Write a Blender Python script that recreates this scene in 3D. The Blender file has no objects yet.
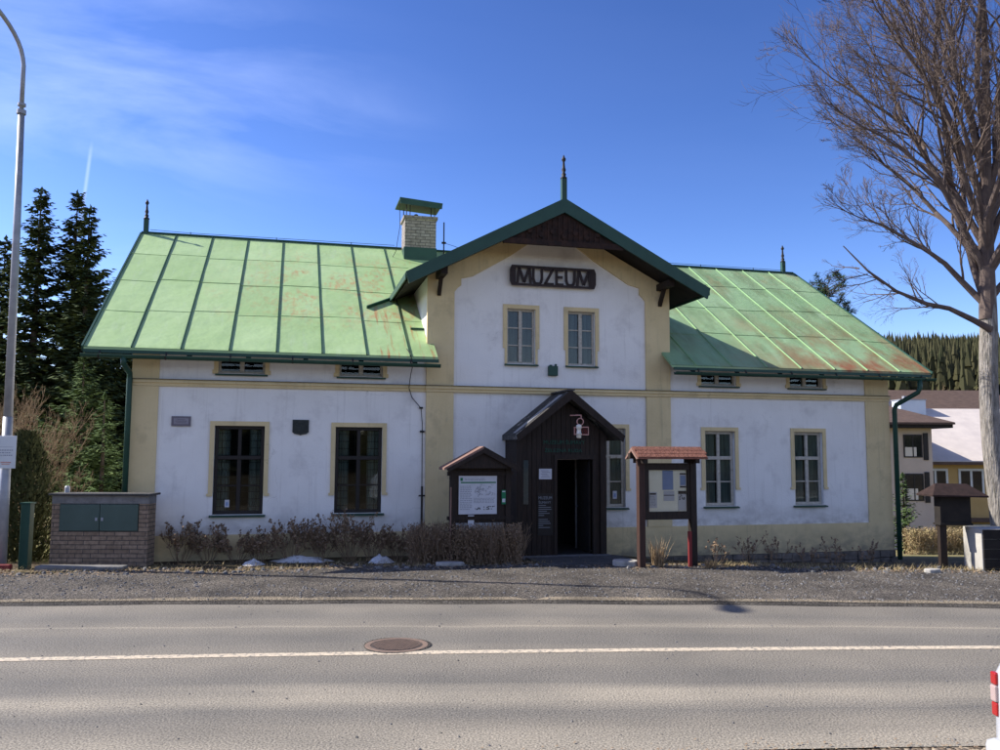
import bpy, math, random
from mathutils import Vector, Matrix, noise as mnoise
R = random.Random(7)
rad = math.radians
sc = bpy.context.scene
C = sc.collection

# ------------------------------------------------------------------ materials
def new_mat(name):
    m = bpy.data.materials.new(name); m.use_nodes = True
    nt = m.node_tree; b = nt.nodes['Principled BSDF']
    return m, nt, b
def mat(name, c1, c2=None, scale=4.0, rough=0.8, bump=0.0, bscale=None, spec=0.3, stain=None, stain_scale=1.2,
        stain_lo=0.55, stain_hi=0.7, stretch=(1, 1, 1), metallic=0.0, detail=6):
    m, nt, b = new_mat(name); N = nt.nodes; L = nt.links
    b.inputs['Roughness'].default_value = rough
    b.inputs['Specular IOR Level'].default_value = spec
    b.inputs['Metallic'].default_value = metallic
    b.inputs['Base Color'].default_value = (*c1, 1)
    tc = N.new('ShaderNodeTexCoord'); mp = N.new('ShaderNodeMapping'); mp.inputs['Scale'].default_value = stretch
    L.new(tc.outputs['Object'], mp.inputs['Vector'])
    out = None
    if c2:
        n = N.new('ShaderNodeTexNoise'); n.inputs['Scale'].default_value = scale; n.inputs['Detail'].default_value = detail
        n.inputs['Roughness'].default_value = 0.6
        L.new(mp.outputs[0], n.inputs['Vector'])
        r = N.new('ShaderNodeValToRGB'); r.color_ramp.elements[0].position = .32; r.color_ramp.elements[1].position = .68
        r.color_ramp.elements[0].color = (*c1, 1); r.color_ramp.elements[1].color = (*c2, 1)
        L.new(n.outputs['Fac'], r.inputs['Fac']); out = r.outputs['Color']
    if stain:
        n = N.new('ShaderNodeTexNoise'); n.inputs['Scale'].default_value = stain_scale; n.inputs['Detail'].default_value = 9
        n.inputs['Roughness'].default_value = .65
        L.new(mp.outputs[0], n.inputs['Vector'])
        mr = N.new('ShaderNodeMapRange'); mr.inputs[1].default_value = stain_lo; mr.inputs[2].default_value = stain_hi
        L.new(n.outputs['Fac'], mr.inputs[0])
        mx = N.new('ShaderNodeMix'); mx.data_type = 'RGBA'
        L.new(mr.outputs[0], mx.inputs['Factor'])
        if out: L.new(out, mx.inputs['A'])
        else: mx.inputs['A'].default_value = (*c1, 1)
        mx.inputs['B'].default_value = (*stain, 1); out = mx.outputs['Result']
    if out: L.new(out, b.inputs['Base Color'])
    if bump:
        n = N.new('ShaderNodeTexNoise'); n.inputs['Scale'].default_value = bscale or scale * 4; n.inputs['Detail'].default_value = 5
        L.new(mp.outputs[0], n.inputs['Vector'])
        bp = N.new('ShaderNodeBump'); bp.inputs['Strength'].default_value = bump; bp.inputs['Distance'].default_value = .02
        L.new(n.outputs['Fac'], bp.inputs['Height']); L.new(bp.outputs[0], b.inputs['Normal'])
    return m
def brick_mat(name, c1, c2, mortar, bw, bh, axis='XZ', rough=.9):
    m, nt, b = new_mat(name); N = nt.nodes; L = nt.links
    b.inputs['Roughness'].default_value = rough; b.inputs['Specular IOR Level'].default_value = .2
    tc = N.new('ShaderNodeTexCoord'); sp = N.new('ShaderNodeSeparateXYZ'); cb = N.new('ShaderNodeCombineXYZ')
    ad = N.new('ShaderNodeMath'); ad.operation = 'ADD'
    L.new(tc.outputs['Object'], sp.inputs[0]); L.new(sp.outputs[0], ad.inputs[0]); L.new(sp.outputs[1], ad.inputs[1])
    L.new(ad.outputs[0], cb.inputs[0]); L.new(sp.outputs[2], cb.inputs[1])
    br = N.new('ShaderNodeTexBrick'); br.inputs['Color1'].default_value = (*c1, 1); br.inputs['Color2'].default_value = (*c2, 1)
    br.inputs['Mortar'].default_value = (*mortar, 1); br.inputs['Scale'].default_value = 1
    br.inputs['Brick Width'].default_value = bw; br.inputs['Row Height'].default_value = bh; br.inputs['Mortar Size'].default_value = .008
    br.inputs['Mortar Smooth'].default_value = .3; br.inputs['Bias'].default_value = -.1
    L.new(cb.outputs[0], br.inputs['Vector'])
    n = N.new('ShaderNodeTexNoise'); n.inputs['Scale'].default_value = 14; n.inputs['Detail'].default_value = 5
    L.new(tc.outputs['Object'], n.inputs['Vector'])
    mx = N.new('ShaderNodeMix'); mx.data_type = 'RGBA'; mx.blend_type = 'MULTIPLY'; mx.inputs['Factor'].default_value = .7
    rp = N.new('ShaderNodeValToRGB'); rp.color_ramp.elements[0].color = (.45, .45, .45, 1); rp.color_ramp.elements[0].position = .3
    rp.color_ramp.elements[1].position = .65
    L.new(n.outputs['Fac'], rp.inputs['Fac']); L.new(br.outputs['Color'], mx.inputs['A']); L.new(rp.outputs[0], mx.inputs['B'])
    L.new(mx.outputs['Result'], b.inputs['Base Color'])
    bp = N.new('ShaderNodeBump'); bp.inputs['Strength'].default_value = .7; bp.inputs['Distance'].default_value = .01; bp.invert = True
    L.new(br.outputs['Fac'], bp.inputs['Height']); L.new(bp.outputs[0], b.inputs['Normal'])
    return m
def glass_mat():
    m, nt, b = new_mat('window_glass'); N = nt.nodes; L = nt.links
    N.remove(b); o = N['Material Output']
    tr = N.new('ShaderNodeBsdfTransparent'); tr.inputs[0].default_value = (.72, .78, .76, 1)
    gl = N.new('ShaderNodeBsdfGlossy'); gl.inputs['Roughness'].default_value = .03
    fr = N.new('ShaderNodeFresnel'); fr.inputs['IOR'].default_value = 1.5
    n = N.new('ShaderNodeTexNoise'); n.inputs['Scale'].default_value = 2.3; bp = N.new('ShaderNodeBump'); bp.inputs['Strength'].default_value = .12
    tc = N.new('ShaderNodeTexCoord'); L.new(tc.outputs['Object'], n.inputs['Vector']); L.new(n.outputs['Fac'], bp.inputs['Height'])
    L.new(bp.outputs[0], gl.inputs['Normal'])
    ml = N.new('ShaderNodeMath'); ml.operation = 'MULTIPLY_ADD'; ml.inputs[1].default_value = .8; ml.inputs[2].default_value = .0
    L.new(fr.outputs[0], ml.inputs[0])
    mx = N.new('ShaderNodeMixShader'); L.new(ml.outputs[0], mx.inputs[0]); L.new(tr.outputs[0], mx.inputs[1]); L.new(gl.outputs[0], mx.inputs[2])
    L.new(mx.outputs[0], o.inputs[0]); return m
def roof_mat(name, dirty):
    m, nt, b = new_mat(name); N = nt.nodes; L = nt.links
    b.inputs['Roughness'].default_value = .55; b.inputs['Specular IOR Level'].default_value = .35
    tc = N.new('ShaderNodeTexCoord')
    def noi(scale, det=6, st=(1, 1, 1), loc=(0, 0, 0)):
        mp = N.new('ShaderNodeMapping'); mp.inputs['Scale'].default_value = st; mp.inputs['Location'].default_value = loc
        L.new(tc.outputs['Object'], mp.inputs[0])
        n = N.new('ShaderNodeTexNoise'); n.inputs['Scale'].default_value = scale; n.inputs['Detail'].default_value = det
        n.inputs['Roughness'].default_value = .62
        L.new(mp.outputs[0], n.inputs['Vector']); return n.outputs['Fac']
    def rng(s, a, c, lo=0., hi=1.):
        r = N.new('ShaderNodeMapRange'); r.inputs[1].default_value = a; r.inputs[2].default_value = c
        r.inputs[3].default_value = lo; r.inputs[4].default_value = hi; L.new(s, r.inputs[0]); return r.outputs[0]
    def mul(a, c):
        x = N.new('ShaderNodeMath'); x.operation = 'MULTIPLY'; L.new(a, x.inputs[0]); L.new(c, x.inputs[1]); return x.outputs[0]
    def mixc(f, a, colb, blend='MIX'):
        x = N.new('ShaderNodeMix'); x.data_type = 'RGBA'; x.blend_type = blend; L.new(f, x.inputs['Factor'])
        if isinstance(a, tuple): x.inputs['A'].default_value = (*a, 1)
        else: L.new(a, x.inputs['A'])
        x.inputs['B'].default_value = (*colb, 1); return x.outputs['Result']
    base = (.33, .475, .205) if not dirty else (.24, .39, .19)
    c = mixc(rng(noi(.8, 4), .35, .65), base, (.38, .52, .255) if not dirty else (.29, .43, .23))
    c = mixc(rng(noi(5, 8, (1, .35, .35)), .5, .75, 0, .5), c, (.27, .40, .20))
    if dirty:
        c = mixc(rng(noi(1.1, 8, (1.6, .5, .5), (3, 0, 0)), .47, .66, 0, .75), c, (.16, .22, .10))
        sp = N.new('ShaderNodeSeparateXYZ'); L.new(tc.outputs['Object'], sp.inputs[0])
        low = rng(sp.outputs[1], 2.6, -.3); right = rng(sp.outputs[0], 4.2, 7.2)
        c = mixc(mul(mul(rng(noi(1.3, 9, (1, .6, .6), (1.5, 2, 0)), .42, .60), low), right), c, (.27, .12, .055))
        c = mixc(mul(rng(noi(.9, 9, (1, .6, .6), (7.5, 2, 0)), .52, .64, 0, .8), rng(sp.outputs[1], 4.9, 3.5, 1, .3)), c, (.33, .22, .10))
    else:
        sp = N.new('ShaderNodeSeparateXYZ'); L.new(tc.outputs['Object'], sp.inputs[0])
        right = rng(sp.outputs[0], -8, -5.2)
        band = mul(rng(sp.outputs[1], .3, 1.1), rng(sp.outputs[1], 4.8, 3.4))
        f = mul(mul(rng(noi(1.5, 4, (1, .8, .8), (0, 4, 0)), .46, .60), rng(noi(9, 9, (1, .5, .5)), .44, .66)), mul(band, right))
        c = mixc(f, c, (.42, .25, .11))
        # streaks of rust running down the slope near the gable
        s1 = mul(rng(noi(2.2, 5, (3.2, .22, .22), (5, 0, 0)), .54, .66), rng(sp.outputs[0], -4.4, -3.9))
        s1 = mul(s1, rng(sp.outputs[1], 2.0, 1.0))
        c = mixc(s1, c, (.40, .17, .07))
    # every sheet has faded a little differently
    sp2 = N.new('ShaderNodeSeparateXYZ'); L.new(tc.outputs['Object'], sp2.inputs[0])
    def snap(sock, off, size):
        a_ = N.new('ShaderNodeMath'); a_.operation = 'ADD'; a_.inputs[1].default_value = off; L.new(sock, a_.inputs[0])
        d_ = N.new('ShaderNodeMath'); d_.operation = 'DIVIDE'; d_.inputs[1].default_value = size; L.new(a_.outputs[0], d_.inputs[0])
        f_ = N.new('ShaderNodeMath'); f_.operation = 'FLOOR'; L.new(d_.outputs[0], f_.inputs[0]); return f_.outputs[0]
    cb_ = N.new('ShaderNodeCombineXYZ'); L.new(snap(sp2.outputs[0], 8.75 if not dirty else 8.70 - .907 * 30 + .907 * 30, .907), cb_.inputs[0]); L.new(snap(sp2.outputs[1], -.92, 1.45), cb_.inputs[1])
    wn = N.new('ShaderNodeTexWhiteNoise'); wn.noise_dimensions = '2D'; L.new(cb_.outputs[0], wn.inputs['Vector'])
    x = N.new('ShaderNodeMix'); x.data_type = 'RGBA'; x.blend_type = 'MULTIPLY'; x.inputs['Factor'].default_value = 1; L.new(c, x.inputs['A'])
    rr3 = N.new('ShaderNodeValToRGB'); rr3.color_ramp.elements[0].color = (.88, .90, .86, 1); rr3.color_ramp.elements[1].color = (1.05, 1.03, 1.06, 1); L.new(wn.outputs['Value'], rr3.inputs[0]); L.new(rr3.outputs[0], x.inputs['B']); c = x.outputs['Result']
    # fine scuffs and thin rust specks
    c = mixc(rng(noi(38, 6, (1, .4, .4)), .63, .72, 0, .45), c, (.30, .22, .11))
    c = mixc(rng(noi(3.5, 9, (2.2, .25, .25), (9, 1, 0)), .56, .74, 0, .35), c, (.42, .50, .36))
    L.new(c, b.inputs['Base Color'])
    bp = N.new('ShaderNodeBump'); bp.inputs['Strength'].default_value = .55; bp.inputs['Distance'].default_value = .045
    L.new(noi(1.7, 3), bp.inputs['Height']); L.new(bp.outputs[0], b.inputs['Normal'])
    return m
M = {}
M['wall'] = mat('white_plaster', (.74, .72, .68), (.81, .79, .75), scale=1.1, rough=.95, bump=.25, bscale=30, stain=(.50, .47, .45), stain_scale=1.3, stain_lo=.52, stain_hi=.82)
M['yellow'] = mat('yellow_plaster', (.60, .48, .26), (.68, .55, .31), scale=1.5, rough=.95, bump=.25, bscale=30, stain=(.42, .34, .2), stain_scale=1.6, stain_lo=.55, stain_hi=.8)
def weather(m, top, bot, dirt):
    nt = m.node_tree; N = nt.nodes; L = nt.links; b = N['Principled BSDF']; src = b.inputs['Base Color'].links[0].from_socket
    tc = N.new('ShaderNodeTexCoord'); sp = N.new('ShaderNodeSeparateXYZ'); L.new(tc.outputs['Object'], sp.inputs[0])
    def no(st, sc_, det=8):
        mp = N.new('ShaderNodeMapping'); mp.inputs['Scale'].default_value = st; L.new(tc.outputs['Object'], mp.inputs[0])
        n = N.new('ShaderNodeTexNoise'); n.inputs['Scale'].default_value = sc_; n.inputs['Detail'].default_value = det; n.inputs['Roughness'].default_value = .65; L.new(mp.outputs[0], n.inputs['Vector']); return n.outputs['Fac']
    def rg(s_, a, c, lo=0., hi=1.):
        q = N.new('ShaderNodeMapRange'); q.inputs[1].default_value = a; q.inputs[2].default_value = c; q.inputs[3].default_value = lo; q.inputs[4].default_value = hi; L.new(s_, q.inputs[0]); return q.outputs[0]
    def ml(a, c):
        q = N.new('ShaderNodeMath'); q.operation = 'MULTIPLY'; L.new(a, q.inputs[0]); L.new(c, q.inputs[1]); return q.outputs[0]
    def mix(f, a, col):
        q = N.new('ShaderNodeMix'); q.data_type = 'RGBA'; L.new(f, q.inputs['Factor']); L.new(a, q.inputs['A']); q.inputs['B'].default_value = (*col, 1); return q.outputs['Result']
    c = mix(ml(rg(sp.outputs[2], top, bot), rg(no((1, 1, 1.5), 3), .38, .62, .1, .8)), src, dirt)       # splashed dirt at the foot
    c = mix(rg(no((5, 5, .22), 2.2), .56, .74, 0, .30), c, dirt)                                   # rain streaks
    c = mix(rg(no((1, 1, 1), 11), .60, .74, 0, .35), c, tuple(min(1, k * 1.7) for k in dirt))       # patched render
    # hairline cracks
    v = N.new('ShaderNodeTexVoronoi'); v.feature = 'DISTANCE_TO_EDGE'; v.inputs['Scale'].default_value = .8
    n = N.new('ShaderNodeTexNoise'); n.inputs['Scale'].default_value = 2.5; n.inputs['Detail'].default_value = 8; L.new(tc.outputs['Object'], n.inputs['Vector'])
    va = N.new('ShaderNodeVectorMath'); va.operation = 'MULTIPLY_ADD'; L.new(n.outputs['Color'], va.inputs[0]); va.inputs[1].default_value = (.5, .5, .5); L.new(tc.outputs['Object'], va.inputs[2]); L.new(va.outputs[0], v.inputs['Vector'])
    c = mix(ml(rg(v.outputs['Distance'], .004, .0, 0, .4), rg(no((1, 1, 1), .9, 2), .58, .64)), c, tuple(k * .6 for k in dirt))
    L.new(c, b.inputs['Base Color'])
weather(M['wall'], 1.0, .45, (.36, .33, .29)); weather(M['yellow'], .45, -.1, (.20, .18, .13))
M['stone'] = mat('foundation_stone', (.07, .06, .05), (.2, .175, .15), scale=5, rough=.95, bump=1, bscale=9)
M['roofL'] = roof_mat('green_sheet_roof', False)
M['roofR'] = roof_mat('weathered_green_sheet_roof', True)
M['dgreen'] = mat('dark_green_paint', (.010, .048, .032), (.016, .064, .042), scale=3, rough=.5, spec=.4)
M['seamL'] = mat('seam_green_shaded', (.012, .055, .032), (.02, .07, .04), scale=5, rough=.5)  # left seams: their shaded side is put into the colour
M['seamR'] = mat('seam_green_lit', (.27, .43, .22), (.22, .36, .18), scale=5, rough=.5)  # right seams: same green, coloured as its sunlit side
M['lap'] = mat('lap_joint', (.26, .385, .18), rough=.7)
M['dwood'] = mat('dark_stained_wood', (.012, .008, .006), (.03, .018, .012), scale=9, rough=.7, stretch=(4, 4, .5), bump=.3)
M['rwood'] = mat('red_brown_wood', (.034, .016, .012), (.06, .028, .02), scale=9, rough=.7, stretch=(4, 4, .5), bump=.3)
M['carve'] = mat('carved_brown_wood', (.010, .006, .005), (.045, .02, .012), scale=7, rough=.8, bump=1, bscale=14)
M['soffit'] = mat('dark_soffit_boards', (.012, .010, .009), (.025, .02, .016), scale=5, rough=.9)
M['wwood'] = mat('weathered_white_wood', (.50, .47, .40), (.36, .33, .27), scale=14, rough=.8, stain=(.2, .17, .13), stain_scale=9, stain_lo=.6, stain_hi=.7)
M['bwood'] = mat('near_black_window_wood', (.010, .008, .008), (.018, .014, .012), scale=8, rough=.5)
M['glass'] = glass_mat()
M['clearglass'] = glass_mat(); M['clearglass'].name = 'clear_glass'
for n_ in M['clearglass'].node_tree.nodes:
    if n_.type == 'BSDF_TRANSPARENT': n_.inputs[0].default_value = (.97, .97, .96, 1)
M['curtain'] = mat('net_curtain', (.50, .52, .52), (.24, .26, .27), scale=2, stretch=(9, 9, .5), rough=1)
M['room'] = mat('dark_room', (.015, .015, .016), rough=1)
M['iron'] = mat('black_iron', (.015, .015, .015), (.03, .025, .022), scale=10, rough=.6)
M['galv'] = mat('galvanised_steel', (.36, .37, .39), (.27, .28, .30), scale=5, rough=.5, metallic=.3, stain=(.2, .19, .18), stain_scale=3, stain_lo=.6, stain_hi=.75)
M['whitep'] = mat('white_sheet', (.62, .63, .62), (.52, .54, .53), scale=3, rough=.6)
M['paper'] = mat('paper', (.55, .56, .60), (.48, .49, .52), scale=3, rough=.9)
M['ink'] = mat('black_ink', (.03, .03, .035), rough=.9)
M['greyink'] = mat('grey_ink', (.27, .28, .31), rough=.9)
M['greenink'] = mat('green_ink', (.02, .16, .07), rough=.8)
M['blueink'] = mat('blue_print', (.19, .27, .45), (.24, .32, .5), scale=6, rough=.8)
M['cream'] = mat('cream_backing', (.86, .84, .70), (.80, .77, .62), scale=4, rough=.9)
M['brickc'] = brick_mat('pale_chimney_brick', (.38, .34, .30), (.29, .25, .21), (.11, .1, .09), .26, .085)
M['brick'] = brick_mat('brown_brick', (.26, .185, .125), (.35, .255, .175), (.10, .085, .075), .29, .082)
M['slate'] = mat('slate_slab', (.04, .04, .04), (.09, .085, .08), scale=6, rough=.9, bump=.6)
M['cement'] = mat('grey_cement', (.14, .135, .125), (.22, .21, .2), scale=7, rough=.95, bump=.5)
M['conc'] = mat('pale_concrete', (.42, .40, .36), (.32, .30, .27), scale=3, rough=.95, bump=.4, stain=(.15, .15, .13), stain_scale=2, stain_lo=.55, stain_hi=.75)
M['metalgreen'] = mat('grey_green_metal', (.048, .078, .062), (.062, .098, .08), scale=2, rough=.45, spec=.4)
M['shingle'] = mat('red_shingle', (.24, .105, .07), (.16, .065, .045), scale=9, rough=.9, bump=.8, bscale=25)
M['bitumen'] = mat('grey_bitumen_sheet', (.10, .095, .09), (.05, .05, .05), scale=5, rough=.8, stain=(.45, .42, .36), stain_scale=2.2, stain_lo=.56, stain_hi=.64)
M['pinkwood'] = mat('pinkish_lit_wood', (.24, .145, .115), (.17, .095, .075), scale=9, rough=.8, stretch=(3, 3, .5))  # sunlight put into the tone of the left-hand boards
M['bark'] = mat('grey_tree_bark', (.16, .14, .12), (.36, .33, .29), scale=7, rough=.95, bump=1.0, bscale=9, stretch=(3, 3, .45), stain=(.09, .085, .07), stain_scale=6, stain_lo=.52, stain_hi=.66)
for n_ in M['bark'].node_tree.nodes:
    if n_.type == 'BUMP': n_.inputs['Distance'].default_value = .07
M['twig'] = mat('branch_bark', (.085, .062, .055), (.15, .112, .09), scale=6, rough=.95)
M['shrubtwig'] = mat('brown_shrub_twig', (.15, .10, .062), (.26, .185, .115), scale=8, rough=.95)
M['strawtwig'] = mat('straw_coloured_twig', (.36, .26, .15), (.26, .18, .10), scale=8, rough=.95)
M['dryleaf'] = mat('dry_leaf', (.16, .105, .065), (.27, .19, .12), scale=11, rough=.95)
M['sprucebark'] = mat('spruce_bark', (.05, .04, .03), (.09, .07, .05), scale=8, rough=.95)
M['spruce'] = mat('spruce_needles', (.042, .068, .030), (.105, .13, .052), scale=2.5, rough=.9, spec=.1)
M['fir'] = mat('fir_needles', (.055, .095, .035), (.12, .165, .058), scale=3, rough=.9, spec=.1)
M['thuja'] = mat('thuja_foliage', (.034, .044, .018), (.075, .075, .03), scale=5, rough=.9, spec=.1)
M['pine'] = mat('pine_needles', (.022, .045, .018), (.055, .085, .03), scale=3, rough=.9, spec=.1)
M['forest'] = mat('forest_needles', (.028, .034, .018), (.085, .078, .040), scale=.05, rough=.95, spec=.05)
M['snow'] = mat('old_snow', (.66, .66, .67), (.50, .48, .46), scale=9, rough=.7, bump=1, bscale=30, stain=(.2, .16, .12), stain_scale=14, stain_lo=.56, stain_hi=.7)
M['grass'] = mat('dry_grass_blades', (.36, .27, .14), (.24, .2, .09), scale=4, rough=.95)
M['ggrass'] = mat('green_grass_blades', (.10, .14, .035), (.2, .2, .07), scale=2, rough=.95)
M['stonechip'] = mat('stone_chip', (.22, .21, .20), (.08, .08, .08), scale=3, rough=.95)
M['litter'] = mat('leaf_litter', (.17, .11, .07), (.3, .23, .15), scale=6, rough=.95)
M['carwhite'] = mat('white_car_paint', (.40, .41, .43), rough=.25, spec=.6)
M['redlens'] = mat('red_lens', (.30, .015, .015), rough=.15, spec=.6)
M['clearlens'] = mat('clear_lens', (.36, .27, .25), rough=.15, spec=.6)
M['tyre'] = mat('tyre_rubber', (.02, .02, .02), rough=.8)
M['alloy'] = mat('alloy_rim', (.5, .5, .52), rough=.3, metallic=.9)
M['carglass'] = mat('tinted_car_glass', (.01, .012, .014), rough=.05, spec=.8)
M['plasticblk'] = mat('black_plastic', (.02, .02, .02), rough=.6)
M['beige'] = mat('beige_render', (.43, .36, .30), (.49, .41, .34), scale=1, rough=.95)
M['ochre'] = mat('ochre_render', (.42, .28, .11), (.48, .33, .14), scale=1, rough=.95)
M['brownroof'] = mat('brown_tile_roof', (.075, .05, .04), (.12, .08, .062), scale=2.5, rough=.9, stretch=(1, 3, 3), bump=.6, bscale=10)
M['paleroof'] = mat('pale_sheet_roof', (.60, .53, .47), (.50, .44, .40), scale=1.2, rough=.8)
M['ductmetal'] = mat('duct_sheet_metal', (.45, .52, .60), (.5, .56, .62), scale=2, rough=.5)
M['red'] = mat('dark_red_paint', (.17, .02, .02), rough=.6)
M['blue'] = mat('dark_blue_paint', (.02, .03, .09), rough=.6)
M['lampglass'] = mat('opal_lamp_body', (.62, .58, .48), (.75, .72, .62), scale=14, rough=.4)
M['pinkiron'] = mat('salmon_painted_iron', (.45, .22, .18), (.55, .3, .26), scale=14, rough=.5)
M['plaque'] = mat('grey_stone_plaque', (.17, .15, .17), rough=.8)
M['plaquelight'] = mat('pale_plaque_face', (.3, .28, .31), (.24, .22, .25), scale=20, rough=.8)
M['bronze'] = mat('dark_bronze', (.015, .02, .02), (.03, .035, .03), scale=18, rough=.5, bump=.4, bscale=40)
M['greentext'] = mat('dark_green_lettering', (.02, .085, .06), rough=.8)
M['dimtext'] = mat('dim_white_lettering', (.22, .24, .27), rough=.8)
M['openwork'] = mat('brown_black_sign_iron', (.022, .014, .014), (.035, .02, .018), scale=12, rough=.6)
M['roofgrey'] = mat('grey_roof_felt', (.1, .1, .1), rough=.9)

# ------------------------------------------------------------------ mesh helpers
class MB:
    def __init__(s): s.v = []; s.f = []
    def quad(s, *p):
        i = len(s.v); s.v += [tuple(q) for q in p]; s.f.append(tuple(range(i, i + len(p)))); return s
    def box(s, x0, x1, y0, y1, z0, z1):
        i = len(s.v)
        s.v += [(x, y, z) for z in (z0, z1) for (x, y) in ((x0, y0), (x1, y0), (x1, y1), (x0, y1))]
        for f in ((3, 2, 1, 0), (4, 5, 6, 7), (0, 1, 5, 4), (1, 2, 6, 5), (2, 3, 7, 6), (3, 0, 4, 7)): s.f.append(tuple(i + a for a in f))
        return s
    def prism(s, poly, a, b, axis='y'):
        """poly of 2D points; extruded from a to b along an axis"""
        def P(p, t):
            if axis == 'y': return (p[0], t, p[1])
            if axis == 'x': return (t, p[0], p[1])
            return (p[0], p[1], t)
        i = len(s.v); n = len(poly)
        s.v += [P(p, a) for p in poly] + [P(p, b) for p in poly]
        s.f.append(tuple(range(i, i + n))); s.f.append(tuple(range(i + 2 * n - 1, i + n - 1, -1)))
        for k in range(n):
            j = (k + 1) % n; s.f.append((i + k, i + n + k, i + n + j, i + j))
        return s
    def beam(s, p, q, w, h, up=(0, 0, 1)):
        p = Vector(p); q = Vector(q); d = (q - p).normalized(); u = Vector(up)
        if abs(d.dot(u)) > .99: u = Vector((0, 1, 0))
        r = d.cross(u).normalized(); u = r.cross(d).normalized(); i = len(s.v)
        for e in (p, q):
            for (a, b) in ((-1, -1), (1, -1), (1, 1), (-1, 1)): s.v.append(tuple(e + r * a * w / 2 + u * b * h / 2))
        for f in ((0, 1, 2, 3), (7, 6, 5, 4), (0, 4, 5, 1), (1, 5, 6, 2), (2, 6, 7, 3), (3, 7, 4, 0)): s.f.append(tuple(i + a for a in f))
        return s
    def tube(s, pts, rs, n=6, cap=True):
        pts = [Vector(p) for p in pts]
        if not isinstance(rs, (list, tuple)): rs = [rs] * len(pts)
        i0 = len(s.v); prev = None
        for k, p in enumerate(pts):
            d = (pts[min(k + 1, len(pts) - 1)] - pts[max(k - 1, 0)])
            if d.length < 1e-9: d = Vector((0, 0, 1))
            d.normalize()
            if prev is None:
                a = d.orthogonal().normalized()
            else:
                a = prev - d * prev.dot(d)
                a = a.normalized() if a.length > 1e-6 else d.orthogonal().normalized()
            prev = a; b = d.cross(a)
            for j in range(n):
                t = 2 * math.pi * j / n; s.v.append(tuple(p + (a * math.cos(t) + b * math.sin(t)) * rs[k]))
        for k in range(len(pts) - 1):
            for j in range(n):
                a0 = i0 + k * n + j; a1 = i0 + k * n + (j + 1) % n; s.f.append((a0, a1, a1 + n, a0 + n))
        if cap and n > 2:
            s.f.append(tuple(i0 + j for j in range(n - 1, -1, -1))); e = i0 + (len(pts) - 1) * n; s.f.append(tuple(e + j for j in range(n)))
        return s
    def lathe(s, prof, n=12, c=(0, 0, 0)):
        i0 = len(s.v)
        for (r, z) in prof:
            for j in range(n):
                t = 2 * math.pi * j / n; s.v.append((c[0] + r * math.cos(t), c[1] + r * math.sin(t), c[2] + z))
        for k in range(len(prof) - 1):
            for j in range(n):
                a0 = i0 + k * n + j; a1 = i0 + k * n + (j + 1) % n; s.f.append((a0, a1, a1 + n, a0 + n))
        s.f.append(tuple(i0 + j for j in range(n - 1, -1, -1))); e = i0 + (len(prof) - 1) * n; s.f.append(tuple(e + j for j in range(n)))
        return s
    def xf(s, mtx):
        s.v = [tuple(mtx @ Vector(p)) for p in s.v]; return s
    def build_each(s, name, m, parent=None, **k):
        par = list(range(len(s.v)))
        def fd(a):
            while par[a] != a: par[a] = par[par[a]]; a = par[a]
            return a
        for f in s.f:
            for a in f[1:]: par[fd(a)] = fd(f[0])
        comp = {}
        for f in s.f: comp.setdefault(fd(f[0]), []).append(f)
        out = []
        for fs in comp.values():
            ids = sorted({a for f in fs for a in f}); mp_ = {a: i for i, a in enumerate(ids)}
            q = MB(); q.v = [s.v[a] for a in ids]; q.f = [tuple(mp_[a] for a in f) for f in fs]; out.append(q.build(name, m, parent, **k))
        return out
    def build(s, name, m, parent=None, smooth=False, bevel=0, loc=None):
        me = bpy.data.meshes.new(name); me.from_pydata(s.v, [], s.f); me.validate(); me.update()
        if m: me.materials.append(m if not isinstance(m, str) else M[m])
        if smooth:
            for p in me.polygons: p.use_smooth = True
        o = bpy.data.objects.new(name, me); C.objects.link(o)
        if parent: o.parent = parent
        if loc: o.location = loc
        if bevel:
            b = o.modifiers.new('bevel', 'BEVEL'); b.width = bevel; b.segments = 2; b.limit_method = 'ANGLE'
        return o
def tag(o, label=None, cat=None, group=None, kind=None):
    if label: o['label'] = label
    if cat: o['category'] = cat
    if group: o['group'] = group
    if kind: o['kind'] = kind
    return o
def thing(name, label, cat, loc=(0, 0, 0), rz=0, group=None):
    o = bpy.data.objects.new(name, None); C.objects.link(o); o.location = loc; o.rotation_euler = (0, 0, rad(rz))
    return tag(o, label, cat, group)
def copy_tree(o, parent=None):
    c = o.copy(); C.objects.link(c)
    if parent: c.parent = parent
    for ch in list(o.children): copy_tree(ch, c)
    return c
def text_obj(name, s, width, height, m, parent, loc, depth=.004, align='LEFT', stretch=True, bold=0):
    """lettering in the XZ plane, facing -Y, lower left corner at loc"""
    cu = bpy.data.curves.new('lettering', 'FONT'); cu.body = s; cu.extrude = depth / 2; cu.size = 1; cu.offset = bold
    cu.resolution_u = 3
    t = bpy.data.objects.new('lettering', cu); C.objects.link(t)
    dg = bpy.context.evaluated_depsgraph_get(); dg.update()
    me = bpy.data.meshes.new_from_object(t.evaluated_get(dg)); bpy.data.objects.remove(t)
    xs = [v.co.x for v in me.vertices]; ys = [v.co.y for v in me.vertices]
    x0, x1, y0, y1 = min(xs), max(xs), min(ys), max(ys)
    sy = height / (y1 - y0); sx = width / (x1 - x0) if width else sy
    for v in me.vertices:
        x, y, z = v.co; v.co = ((x - x0) * sx, -z, (y - y0) * sy)
    me.materials.clear(); me.materials.append(M[m]); me.name = name
    o = bpy.data.objects.new(name, me); C.objects.link(o); o.parent = parent; o.location = loc
    return o
def ss(t): t = max(0., min(1., t)); return t * t * (3 - 2 * t)

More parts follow.
